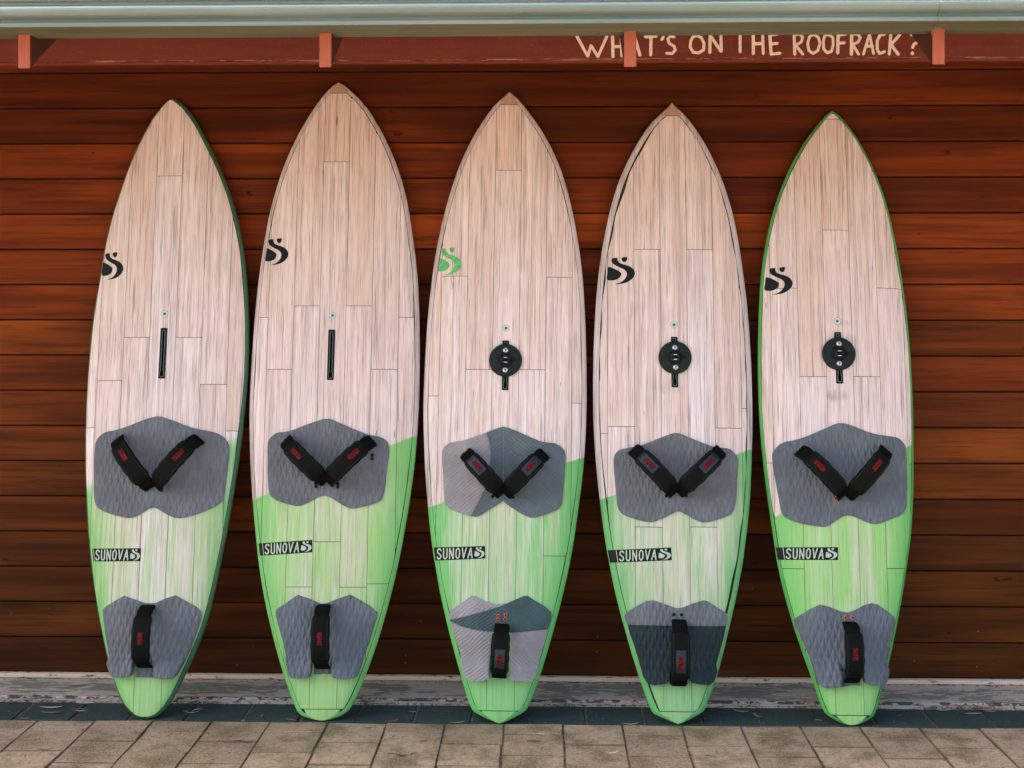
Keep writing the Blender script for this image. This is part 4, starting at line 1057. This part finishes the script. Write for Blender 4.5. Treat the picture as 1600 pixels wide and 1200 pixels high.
def strap(root, A, B, zd, badge_t, bulge, H, panel, end_tab):
    ax, ay = A; bx, by = B
    Ln = math.hypot(bx - ax, by - ay)
    dx, dy = (bx - ax) / Ln, (by - ay) / Ln
    wx, wy = -dy, dx
    def hgt(t):
        q = abs(2 * t - 1)
        return .007 + H * (1 - q ** 2.6) ** .62
    def frame(t):
        e = 1e-3
        t0, t1 = max(0, t - e), min(1, t + e)
        dh = (hgt(t1) - hgt(t0)) / ((t1 - t0) * Ln)
        n = math.hypot(1, dh)
        bow = bulge * math.sin(math.pi * t)
        x = ax + dx * Ln * t + wx * bow
        y = ay + dy * Ln * t + wy * bow
        z = zd(x, y) + hgt(t)
        return x, y, z, -dh / n, 1 / n            # normal: along part, up part
    def sweep(ts, half, thick, base, prof=None):
        v, f = [], []
        prof = prof or [(-1, 0), (-1, .55), (-.93, .85), (-.78, 1), (-.3, 1.06), (.3, 1.06), (.78, 1), (.93, .85), (1, .55), (1, 0)]
        n = len(prof)
        for t in ts:
            x, y, z, na, nu = frame(t)
            hw, th, bs = half(t), thick(t), base(t)
            for (u, h) in prof:
                o = bs + h * th
                v.append((x + wx * u * hw + dx * na * o, y + wy * u * hw + dy * na * o, z + nu * o))
        for i in range(len(ts) - 1):
            for k in range(n):
                j = (k + 1) % n
                f.append((i * n + k, i * n + j, (i + 1) * n + j, (i + 1) * n + k))
        f.append(tuple(range(n))[::-1]); f.append(tuple((len(ts) - 1) * n + k for k in range(n)))
        return v, [q[::-1] for q in f]
    N = 34
    ts = [i / N for i in range(N + 1)]
    st = link('footstrap', *sweep(ts, lambda t: .0235, lambda t: .006, lambda t: -.003), WEB, root, True)
    t0, t1 = .13, .90
    tc = [t0 + (t1 - t0) * i / 28 for i in range(29)]
    def chw(t):
        q = (t - t0) / (t1 - t0)
        e = max(0.0, min(q, 1 - q))
        return .0262 + .0062 * min(1, e / .14) ** .7 + .0008 * math.sin(q * 23 + ax * 40)
    def cth(t):
        q = (t - t0) / (t1 - t0); e = max(0.0, min(q, 1 - q))
        return .004 + .0105 * min(1, e / .08) ** .6
    link('padded_cover', *sweep(tc, chw, cth, lambda t: .0015), RUBBER, st, True)
    te = [.0 + .15 * i / 8 for i in range(9)] if end_tab else [0.0 + .1 * i / 6 for i in range(7)]
    link('hook_tab', *sweep(te, lambda t: .0275 - .0018 * abs(t - .07) / .07, lambda t: .0075, lambda t: .002), WEB, st, True)
    tb = [.90 + .1 * i / 6 for i in range(7)]
    link('hook_tab', *sweep(tb, lambda t: .0262, lambda t: .006, lambda t: .001), WEB, st, True)
    dv, df = [], []
    for side in (-1, 1):
        for i in range(15):
            ta = t0 + (t1 - t0) * (.10 + .80 * i / 15)
            v, f = sweep([ta, ta + .022], lambda t: .0007, lambda t: .0007, lambda t: .0015 + cth(t) * 1.0, [(-1, 0), (-1, 1), (1, 1), (1, 0)])
            n0 = len(dv)
            dv += [(p[0] + side * wx * .0262, p[1] + side * wy * .0262, p[2]) for p in v]
            df += [tuple(n0 + q for q in fc) for fc in f]
    tag(link('stitching', dv, df, THREAD, st), kind='stuff')
    flat = [(-1, 0), (-1, .8), (-.96, 1), (.96, 1), (1, .8), (1, 0)]
    zt = lambda t: .0015 + cth(t) * 1.055
    if panel:
        tp = [badge_t - .19 + .33 * i / 10 for i in range(11)]
        link('gloss_panel', *sweep(tp, lambda t: .0175, lambda t: .0008, zt, flat), PANEL, st)
    tg = [badge_t - .10 + .20 * i / 8 for i in range(9)]
    link('badge', *sweep(tg, lambda t: .0085, lambda t: .0008, lambda t: zt(t) + (.0008 if panel else 0), flat), BADGE, st)

def make_board(b):
    D, S = BOARDS[b], SPEC[b]
    tab = D['outline']; L = tab[-1][0]; s0 = tab[0][0]
    xl = lambda s: lerp_tab(tab, s, 1)
    xr = lambda s: lerp_tab(tab, s, 2)
    def thick(s):
        t = max(0.0, min(1.0, (s - s0) / (L - s0)))
        return .020 + .088 * max(0.0, math.sin(math.pi * t ** .82)) ** .62
    def ring(s):
        return .40 * thick(s)
    def zu(u, s):
        u = min(1.0, abs(u))
        return -ring(s) * (1 - (1 - u ** 3.2) ** .58)
    def zd(x, s):
        a, c = xl(s), xr(s)
        hw = max(1e-4, (c - a) / 2)
        return zu((x - (a + c) / 2) / hw, s)
    root = empty('windsurf_board')
    Mx = Matrix.Translation(D['loc']) @ Matrix.Rotation(math.pi / 2 - D['lean'], 4, 'X') @ Matrix.Rotation(D['roll'], 4, 'Z')
    tag(root, S['label'], 'surfboard', 'windsurf boards leaning against the timber wall')
    tc = D['track'][1][-1]
    sm = {5: [(tc[0] - .012, tc[1] - .152, .050, .55), (tc[0] + .035, tc[1] + .055, .045, .4), (tc[0] + .02, tc[1] + .115, .03, .35)], 4: [(tc[0] - .02, tc[1] - .11, .06, .3)]}.get(b, [])
    W = wood('balsa_%d' % b, D, S['tone'], S['gb'], S['gc'], smudge=sm, tight=S['tight'])
    WR = wood('rail_%d' % b, D, (S['tone'][0] * .80, S['tone'][1] * .84, S['tone'][2] * .86), S['gb'], S['gc'], rail=True, all_green=S['rail'], tight=S['tight'])
    WN = wood('nose_%d' % b, D, S['tone'], S['gb'], S['gc'], nose=(b != 5), tight=S['tight'])
    WT = wood('tail_%d' % b, D, S['tone'], .75, S['gc'], tight=S['tight'])
    # hull ring by ring
    st = [p[0] for p in tab]
    dd = S['d']; dl = S.get('dl', dd)
    def slope(s, k):
        e = .004
        return math.hypot(1, (lerp_tab(tab, s + e, k) - lerp_tab(tab, s - e, k)) / (2 * e))
    def uin(s, k, d):
        hw = max(1e-4, (xr(s) - xl(s)) / 2)
        return max(.02, 1 - d * min(4.0, slope(s, k)) / hw)
    hv, hf, ha = [], [], []
    base_v, base_f = [], []
    nd, nb = 9, 14
    for s in st:
        a, c = xl(s), xr(s); cx, hw = (a + c) / 2, max(3e-4, (c - a) / 2)
        ul, ur = -uin(s, 1, dl), uin(s, 2, dd)
        us = [ur + (1 - ur) * math.sin(math.pi / 2 * i / nd) for i in range(nd + 1)]
        ring_pts = [(u, zu(u, s)) for u in us]
        T, g = thick(s), ring(s)
        for i in range(1, nb):
            u = math.cos(math.pi * i / nb)
            ring_pts.append((u, -g - (T - g) * (1 - abs(u) ** 3.4) ** .6))
        us = [ul + (-1 - ul) * math.sin(math.pi / 2 * i / nd) for i in range(nd, -1, -1)]
        ring_pts += [(u, zu(u, s)) for u in us]
        for u, z in ring_pts:
            hv.append((cx + u * hw, s, z)); ha.append(abs(u))
        for i in range(13):
            u = ul + (ur - ul) * i / 12
            base_v.append((cx + u * hw, s, zu(u, s)))
    nr = len(ring_pts)
    for i in range(len(st) - 1):
        for k in range(nr - 1):
            hf.append((i * nr + k, i * nr + k + 1, (i + 1) * nr + k + 1, (i + 1) * nr + k))
        for k in range(12):
            base_f.append((i * 13 + k, i * 13 + k + 1, (i + 1) * 13 + k + 1, (i + 1) * 13 + k))
    # lift to stand on the pavers, slide to touch the wall
    wz = min((Mx @ Vector(p)).z for p in hv)
    wy = max((Mx @ Vector(p)).y for p in hv)
    root.matrix_world = Matrix.Translation((0, -.0005 - wy, -wz + .0002)) @ Mx
    link('hull', hv, [q[::-1] for q in hf], WR, root, True, {'rim': ha})
    link('glue_layer', base_v, base_f, SEAM, root, True)
    # balsa strips
    gp = S['gap']
    pl = lambda s: (lambda a, c: (a + c) / 2 - uin(s, 1, dl + gp) * (c - a) / 2)(xl(s), xr(s))
    pr = lambda s: (lambda a, c: (a + c) / 2 + uin(s, 2, dd + gp) * (c - a) / 2)(xl(s), xr(s))
    def wander(s, k):
        return max(-.35, math.sin(s * 9 + b * 1.7 + k) * .6 + math.sin(s * 23 + 2.3 * b + 2 * k) * .4)
    pl1, pr1 = pl, pr
    pl = lambda s: pl1(s) + .0017 * wander(s, 0)
    pr = lambda s: pr1(s) - .0017 * wander(s, 4)
    if b == 4:                      # the left rail of this board has opened up: uneven dark gap
        pl0 = pl
        pl = lambda s: pl0(s) + .0075 * max(0.0, 1 - abs(s - 1.93) / .28) + .0022 * math.sin(s * 37) * (1 if s > 1.2 else 0) + .003 * max(0.0, 1 - abs(s - .1) / .25)
        pr0 = pr
        pr = lambda s: pr0(s) - .006 * max(0.0, 1 - abs(s - .45) / .35) - .0012 * math.sin(s * 41)
    PT = .0012
    def strip(name, xa, xb, sa, sb, mat, tip=False):
        rows = []
        n = max(10, int((sb - sa) / .005))
        for i in range(n + 1):
            s = sa + (sb - sa) * i / n
            lo, hi = (xl(s) + .0012, xr(s) - .0012) if tip else (max(xa, pl(s)), min(xb, pr(s)))
            if hi - lo > .0005:
                rows.append((s, lo, hi))
            elif rows and len(rows) > 3:
                break
            else:
                rows = []
        if len(rows) < 4:
            return None
        nx = 5
        v, f, at = [], [], []
        for s, lo, hi in rows:
            a, c = xl(s), xr(s)
            for k in range(nx + 1):
                x = lo + (hi - lo) * k / nx
                v.append((x, s, zd(x, s) + PT))
                at.append(min(1, abs((x - (a + c) / 2) / max(1e-4, (c - a) / 2))))
        w = nx + 1
        for i in range(len(rows) - 1):
            for k in range(nx):
                f.append((i * w + k, i * w + k + 1, (i + 1) * w + k + 1, (i + 1) * w + k))
        bd = [k for k in range(nx)] + [i * w + nx for i in range(len(rows) - 1)] + [(len(rows) - 1) * w + k for k in range(nx, 0, -1)] + [i * w for i in range(len(rows) - 1, 0, -1)]
        n0 = len(v)
        for i in bd:
            v.append(v[i]); at.append(at[i])
        n1 = len(v)
        for i in bd:
            x, s, z = v[i]; v.append((x, s, z - PT - .0004)); at.append(at[i])
        q = len(bd)
        for i in range(q):
            j = (i + 1) % q
            f.append((n0 + i, n1 + i, n1 + j, n0 + j))
        return link(name, v, f, mat, root, False, {'rim': at})
    tn, tt = D['tips']
    top = tn if tn else L; bot = tt if tt else s0
    cw = .0972
    for ci in range(-3, 4):
        xa, xb = (ci - .5) * cw + .0008, (ci + .5) * cw - .0008
        cuts = [bot + .0008] + sorted(D['joints'].get(ci, [])) + [top - .0008]
        for i in range(len(cuts) - 1):
            o = strip('wood_strip', xa, xb, cuts[i] + .0010, cuts[i + 1] - .0010, W)
            if o:
                w_ = .5 * rng.uniform(0, 1) ** 2
                if i == len(cuts) - 2:
                    w_ = max(w_, .55 if not (ci == 0 and b in (2, 3, 5)) else 1.15)
                o.color = (1 - .04 * w_, 1 - .11 * w_, 1 - .20 * w_, 1)
    if tn:
        strip('nose_block', -.5, .5, tn + .0008, L, WN, b != 5)
    if tt:
        strip('tail_block', -.5, .5, s0, tt - .0008, WT, True)
    dt = lambda x, y: zd(x, y) + PT
    # foot pads
    k0, k1 = D['kick']
    gr = D['groove']
    def pad_top(x, y):
        h = .0062
        return dt(x, y) + h
    def front_top(x, y):
        z = pad_top(x, y)
        if gr:
            d = min(seg_dist((x, y), gr[i], gr[i + 1]) for i in range(len(gr) - 1))
            z -= .0030 * math.exp(-(d / .0042) ** 2)
        return z
    def tail_top(x, y):
        q = max(0.0, min(1.0, (k0 - y) / max(1e-4, k0 - k1)))
        q = q * q * (3 - 2 * q)
        mid = 1.0
        if abs(x - strap_x(y)) < .033:
            mid = .12
        return pad_top(x, y) + .027 * q * mid
    (rA, rB) = D['straps'][2]
    def strap_x(y):
        return rA[0] + (rB[0] - rA[0]) * (y - rA[1]) / (rB[1] - rA[1])
    lowz = lambda x, y: zd(x, y) + .0004
    for mname, poly in D['front_pad']:
        v, f = patch([chaikin(poly, 1) if b != 3 else poly], front_top, lowz, .0085, .0035, .0016 if b != 3 else .0005)
        link('front_foot_pad', v, f, FOAM[mname], root)
    for mname, poly in D['tail_pad']:
        v, f = patch([poly], tail_top, lowz, .0085, .003, .0014 if b not in (3, 4) else .0005)
        link('tail_foot_pad', v, f, FOAM[mname], root)
    for o in root.children:
        if 'foot_pad' in o.name:
            for p in o.data.polygons:
                p.use_smooth = len(p.vertices) == 3
    # straps
    for i, (A, B) in enumerate(D['straps']):
        rear = i == 2
        bt = (.50 if b in (1, 2, 5) else .62) if rear else .36
        strap(root, A, B, lambda x, y: dt(x, y) + .004, bt, 0, .064, b in (3, 4), True)
    # plugs
    for kind, pts in D['plugs']:
        for (x, y) in pts:
            z = pad_top(x, y)
            o = link('strap_plug', *lathe(x, y, z - .001, [(.0062, 0), (.0062, .0035), (.0052, .0045), (.0034, .0045)], 16), ORANGE if kind == 'orange' else DKGREEN, root)
            link('plug_hole', *lathe(x, y, z - .001, [(.0034, .0046), (.0018, .0048), (.0004, .0048)], 12), HOLE, o)
    # mast track
    kind, pts, vent = D['track']
    (tx, ty), (bx, by) = pts[0], pts[1]
    ax_, ay_ = tx - bx, ty - by
    ln = math.hypot(ax_, ay_); ux, uy = ax_ / ln, ay_ / ln
    def P2(a, w):          # a along from bottom, w to the right
        return (bx + ux * a + uy * w, by + uy * a - ux * w)
    def slot(a0, a1, hw, s_loop, plate_h=.0042):
        outer = [P2(a0 + .002, -hw), P2(a0, -hw + .002), P2(a0, hw - .002), P2(a0 + .002, hw), P2(a1 - .002, hw), P2(a1, hw - .002), P2(a1, -hw + .002), P2(a1 - .002, -hw)]
        z0 = dt(*P2((a0 + a1) / 2, 0))
        v, f = patch([outer], lambda x, y: z0 + plate_h - .0022, lambda x, y: z0 - .0004, .5)
        o = link('mast_track', v, f, PLATE, root)
        inner = [P2(a, w) for a, w in s_loop]
        n = len(inner)
        cxm = sum(p[0] for p in inner) / n; cym = sum(p[1] for p in inner) / n
        def loop(off, z):
            r = []
            for i in range(n):
                a, q, c = inner[i - 1], inner[i], inner[(i + 1) % n]
                e1 = Vector((q[0] - a[0], q[1] - a[1])).normalized(); e2 = Vector((c[0] - q[0], c[1] - q[1])).normalized()
                nn = Vector((e1.y + e2.y, -e1.x - e2.x)).normalized()
                if (Vector(q) - Vector((cxm, cym))).dot(nn) < 0 and False: nn = -nn
                r.append((q[0] + nn.x * off, q[1] + nn.y * off, z0 + z))
            return r
        ar = sum(inner[i][0] * inner[(i + 1) % n][1] - inner[(i + 1) % n][0] * inner[i][1] for i in range(n))
        sg = 1 if ar > 0 else -1
        v = loop(.0013 * sg, plate_h - .0022) + loop(.0011 * sg, plate_h) + loop(.0001 * sg, plate_h) + loop(0, plate_h - .0018)
        f = []
        for k in range(3):
            for i in range(n):
                j = (i + 1) % n
                f.append((k * n + i, k * n + j, (k + 1) * n + j, (k + 1) * n + i))
        link('slot_rim', v, f, LIP, o)
        v = [(p[0], p[1], z0 + plate_h - .0018) for p in loop(0, 0)]
        link('slot_floor', v, [tuple(range(n))], HOLE, o)
        return o, z0
    if kind == 'slot':
        w = .0055
        body = [(.012, -.007), (.0075, -.0045), (.0075, .0045), (.012, .007), (.024, .0072), (.031, .0042), (ln - .014, .0042), (ln - .009, .002), (ln - .009, -.002), (ln - .014, -.0042), (.031, -.0042), (.024, -.0072)]
        slot(0, ln, .0125, body)
    else:
        lo = [(.010, -.006), (.0065, -.0035), (.0065, .0035), (.010, .006), (.026, .0066), (.032, .0042), (.050, .004), (.050, -.004), (.032, -.0042), (.026, -.0066)]
        slot(0, .055, .0125, lo)
        hi = [(ln - .016, -.004), (ln - .016, .004), (ln - .007, .004), (ln - .007, -.004)]
        slot(ln - .055, ln, .0125, hi)
        cx, cy = pts[2]
        z0 = dt(cx, cy)
        rr_ = .0605
        plate = link('mast_base_plate', *lathe(cx, cy, z0 + .0022, [(rr_ - .002, 0), (rr_, .003), (rr_ - .0005, .0075), (rr_ - .003, .0098), (rr_ - .006, .0105), (.034, .0118), (.031, .0118)], 56), PLATE, root, True)
        rot = Matrix.Rotation(-math.atan2(ax_, ay_) + rng.uniform(-.05, .05), 3, 'Z')
        def put(v, x, y, z):
            r = []
            for p in v:
                q = rot @ Vector(p)
                r.append((cx + q.x + x, cy + q.y + y, z0 + z + q.z))
            return r
        link('collar', *lathe(cx, cy, z0 + .0138, [(.0270, 0), (.0270, .0022), (.0250, .0040), (.0235, .0040), (.0228, .0025), (.0228, .0005), (.0005, .0005)], 40), PLATE2, plate, False)
        sq = box(-.0195, .0155, -.0155, .0155, 0, .0062, .003)
        link('socket', put(sq[0], 0, 0, .0140), sq[1], PLATE, plate)
        sq = box(-.0062, .0062, -.0062, .0062, 0, .0012)
        link('socket_hole', put(sq[0], 0, 0, .0200), sq[1], HOLE, plate)
        for sgn in (-1, 1):
            sq = box(-.0058, .0058, -.0012, .0012, 0, .0012)
            q = rot @ Vector((0, sgn * .0085, 0))
            link('socket_edge', put(sq[0], q.x, q.y, .0200), sq[1], WHITE, plate)
        sq = box(-.006, .006, -.005, .005, 0, .0045, .001)
        q = rot @ Vector((.0315, 0, 0))
        link('latch', put(sq[0], q.x, q.y, .0135), sq[1], PLATE2, plate)
        for sgn in (-1, 1):
            q = rot @ Vector((0, sgn * .0362, 0))
            sc = link('screw', *lathe(cx + q.x, cy + q.y, z0 + .0125, [(.0092, 0), (.0092, .0016), (.0078, .0026), (.0068, .0020), (.0060, .0020), (.0056, .0042), (.0040, .0052), (.0028, .0052)], 24), STEEL, plate, False)
            link('screw_socket', *lathe(cx + q.x, cy + q.y, z0 + .0125, [(.0030, .0053), (.0010, .0055), (.0003, .0055)], 10), HOLE, sc)
    vx, vy = vent
    z0 = dt(vx, vy)
    vo = link('vent_plug', *lathe(vx, vy, z0 - .0004, [(.0118, 0), (.0118, .0012), (.0108, .0020), (.0062, .0020)], 28), WHITE, root)
    so = link('vent_seal', *lathe(vx, vy, z0 - .0004, [(.0060, .0021), (.0055, .0027), (.0022, .0027)], 20), TEAL, vo)
    link('vent_rim', *lathe(vx, vy, z0 - .0004, [(.0128, 0), (.0128, .0008), (.0116, .0008)], 28), DKGREEN, vo)
    link('vent_hole', *lathe(vx, vy, z0 - .0004, [(.0022, .0028), (.0010, .0030), (.0003, .0030)], 10), HOLE, vo)
    # emblem near the left rail
    q = D['logo']
    polys = []
    def clamp_in(p):
        return (max(p[0], pl(p[1]) + .0005), p[1])
    for i, g in enumerate(EMBLEM):
        pp = [clamp_in(bil(q, u, v)) for u, v in catmull(g, 3)]
        v, f = patch([pp], lambda x, y: dt(x, y) + .0006, lambda x, y: dt(x, y) - .0002, .008)
        link('emblem', v, f, EMB_G if b == 3 else EMB_K, root)
    # brand sticker
    q = D['sticker']
    dts = lambda x, y: zd(x, y) + PT
    def edge_in(p):
        return (max(p[0], xl(p[1]) + .003), p[1])
    quad = [edge_in(p) for p in q]
    v, f = patch([quad], lambda x, y: dts(x, y) + .0006, lambda x, y: zd(x, y) - .0002, .008)
    stk = link('sticker', v, f, STICK, root)
    ts_ = {1: .055, 2: .105, 3: .035, 4: .155, 5: .130}[b]
    te_ = .775
    wL = (te_ - ts_) / 6
    hpx = math.hypot(q[3][0] - q[0][0], q[3][1] - q[0][1])
    for i, chh in enumerate('SUNOVA'):
        polys = []
        for ln_ in GLYPH[chh]:
            pts2 = []
            for gx, gy in ln_:
                u = ts_ + wL * (i + .10 + gx * .74 + (gy - .5) * .20)
                pts2.append(bil(quad, u, .895 - gy * .79))
            polys += stroke(pts2, .0044)
        v, f = patch(polys, lambda x, y: dts(x, y) + .0012, lambda x, y: dts(x, y) + .0003, .5)
        link('letter', v, f, LETTER, stk)
    eq = [bil(quad, u, v) for u, v in ((te_ + .015, .08), (.985, .08), (.985, .93), (te_ + .015, .93))]
    for g in EMBLEM:
        v, f = patch([[bil(eq, u, v) for u, v in catmull(g, 2)]], lambda x, y: dts(x, y) + .0012, lambda x, y: dts(x, y) + .0003, .5)
        link('small_emblem', v, f, LETTER, stk)
    if b in (2, 4, 5, 1):
        u0 = ts_ - .030
        lp = [bil(quad, u0, .02), bil(quad, u0 + .009, .02), bil(quad, u0 + .009, .98), bil(quad, u0, .98)]
        v, f = patch([lp], lambda x, y: dts(x, y) + .0012, lambda x, y: dts(x, y) + .0003, .5)
        link('divider', v, f, LETTER, stk)
    return root

for b in range(1, 6):
    make_board(b)

# ------------------------------------------------------------------ fallen leaves, litter, cobwebs
def leaf_mat(name, a, b):
    m = M(name, .7)
    c = m.co()
    f = m.noise(c, (40, 140, 40), 1.0, 4, .6)
    m.color(m.mix(m.ramp(f, .3, .7), a, b))
    return m.m
LM = {'p': leaf_mat('leaf_pale', (.36, .28, .21), (.47, .38, .30)), 'b': leaf_mat('leaf_brown', (.20, .10, .06), (.32, .17, .11)), 'd': leaf_mat('leaf_dark', (.05, .032, .02), (.11, .07, .045)),
      't': leaf_mat('leaf_tan', (.34, .20, .10), (.46, .29, .16)), 'o': leaf_mat('leaf_olive', (.13, .11, .05), (.21, .17, .09)), 'w': leaf_mat('leaf_bleached', (.55, .50, .42), (.66, .60, .52))}
LM2 = {'p': 'pale', 'b': 'brown', 'd': 'dark brown', 't': 'tan', 'o': 'olive', 'w': 'bleached'}
lr = random.Random(11)
ZONE = ['left of the leftmost board', 'between the two leftmost boards', 'between the tallest and green emblem boards', 'between green emblem and orange tipped boards', 'between the orange tipped and rightmost boards', 'right of the rightmost board']
for (x, y, z, ang, ln, k) in LEAVES:
    w = ln * lr.uniform(.055, .105)
    cv = lr.uniform(-.16, .16) * ln
    lift = lr.uniform(.02, .10) * ln
    v, f = [], []
    n = 10
    for i in range(n + 1):
        t = i / n
        px = (t - .5) * ln; py = cv * math.sin(math.pi * t)
        hw = w * math.sin(math.pi * min(1, t * .92 + .06)) ** .8 + .0004
        pz = lift * (2 * t - 1) ** 2 + .0012
        v += [(px, py - hw, pz + hw * .35), (px, py, pz), (px, py + hw, pz + hw * .35)]
        if i:
            a = (i - 1) * 3; c = i * 3
            f += [(a, a + 1, c + 1, c), (a + 1, a + 2, c + 2, c + 1)]
    m0 = len(v)
    v += [(p[0], p[1], p[2] - .0006) for p in v]
    f += [tuple(m0 + i for i in q)[::-1] for q in f]
    o = link('fallen_leaf', v, f, LM[k])
    o.location = (x, y, z); o.rotation_euler = (0, 0, R(ang))
    surf = 'ledge' if z > .011 else ('dark border pavers' if y > -.432 else 'tan pavers')
    zi = sum(1 for b in range(1, 6) if x > BOARDS[b]['loc'][0])
    tag(o, 'dry %s leaf on the %s %s' % (LM2[k], surf, ZONE[zi]), 'leaf', 'dry %s leaves on the %s, zone %s' % (LM2[k], surf, ZONE[zi]))
# crumbs, bark flakes and needles nobody could count
lit_v, lit_f = [], []
def crumb(x, y, z, l, w, a, tilt):
    ca, sa = math.cos(a), math.sin(a)
    n0 = len(lit_v)
    for (p, q, h) in ((-l, -w, 0), (l, -w * .6, tilt), (l * .9, w * .6, tilt), (-l * .8, w, 0), (-l, -w, .0014), (l, -w * .6, tilt + .0014), (l * .9, w * .6, tilt + .0014), (-l * .8, w, .0014)):
        lit_v.append((x + p * ca - q * sa, y + p * sa + q * ca, z + h))
    for q in ((0, 3, 2, 1), (4, 5, 6, 7), (0, 1, 5, 4), (1, 2, 6, 5), (2, 3, 7, 6), (3, 0, 4, 7)):
        lit_f.append(tuple(n0 + i for i in q))
for i in range(2600):
    x = lr.uniform(-2.6, 2.5)
    u = lr.random()
    if u < .62:
        y = -.229 - abs(lr.gauss(0, .010)); z = lr.uniform(0, .006)
        if math.sin(x * 9) + math.sin(x * 3.7 + 1) < lr.uniform(-2.2, 1.2): continue
    elif u < .74:
        y = -.02 - abs(lr.gauss(0, .012)); z = .0225
    elif u < .90:
        k = lr.randint(-13, 12); x = XT + k * .2055 + lr.gauss(0, .002); y = lr.uniform(-1.0, -.44); z = -.006
    else:
        y = lr.uniform(-.95, -.25); z = .0012
    crumb(x, y, z, lr.uniform(.0012, .0065) * (1 if lr.random() < .85 else 2.2), lr.uniform(.0006, .002), lr.uniform(0, 6.3), lr.uniform(0, .004))
m = M('litter', .85)
c = m.geo_pos()
f = m.n('TexWhiteNoise', {0: m.n('VectorMath', {0: c, 1: (90.0, 90.0, 90.0)}, operation='MULTIPLY').outputs[0]}, noise_dimensions='3D').outputs[0]
f = m.noise(c, (1, 1, 1), 45, 2)
m.color(m.mix(m.ramp(f, .42, .62), (.05, .035, .022), (.34, .24, .16)))
tag(link('leaf_litter', lit_v, lit_f, m.m), 'crumbled leaf litter and grit along the ledge and paver joints', 'leaf litter', kind='stuff')

MAT_WEB = plain('cobweb_dust', (.24, .19, .12), .9, .3, 300, .12)
def cobweb(name_loc, spots, label):
    root = tag(empty('cobweb', name_loc), label, 'cobweb')
    for pts in spots:
        v, f = tube(pts, .0005, 4)
        v = [(p[0] - name_loc[0], p[1] - name_loc[1], p[2] - name_loc[2]) for p in v]
        link('strand', v, f, MAT_WEB, root)
wr = random.Random(3)
def fan(cx, cy, cz, tops, side):
    sp = []
    for (dx, dz) in tops:
        pts = []
        for i in range(7):
            t = i / 6
            pts.append((cx + dx * t ** 1.3 + wr.uniform(-.0015, .0015), cy + wr.uniform(-.002, .002) - .05 * t, cz + dz * t + wr.uniform(-.0012, .0012)))
        sp.append(pts)
    return sp
x = RX[3]
sp = fan(x - .021, -1.124, 2.225, [(-.045, .047), (-.030, .046), (-.016, .048), (-.004, .046), (.012, .048), (-.060, .046)], -1)
sp += [[(x - .0215, -1.122, 2.225 - .014 * i + .004) for i in range(4)], [(x + .020, -1.121, 2.19), (x + .024, -1.13, 2.225), (x + .032, -1.14, 2.255), (x + .030, -1.15, 2.272)], [(x + .024, -1.13, 2.225), (x + .027, -1.14, 2.25), (x + .024, -1.15, 2.272)]]
cobweb((x, -1.12, 2.225), sp, 'dusty cobweb strands beside the leftmost rafter end under the gutter')
x = sx
sp = fan(x + .006, -1.16, 2.252, [(-.030, .020), (-.016, .021), (.002, .021), (.014, .021), (.024, .020), (-.022, .012), (.012, .010)], 1)
cobweb((x, -1.16, 2.252), sp, 'dusty cobweb clump hanging below the gutter joint above the question mark')
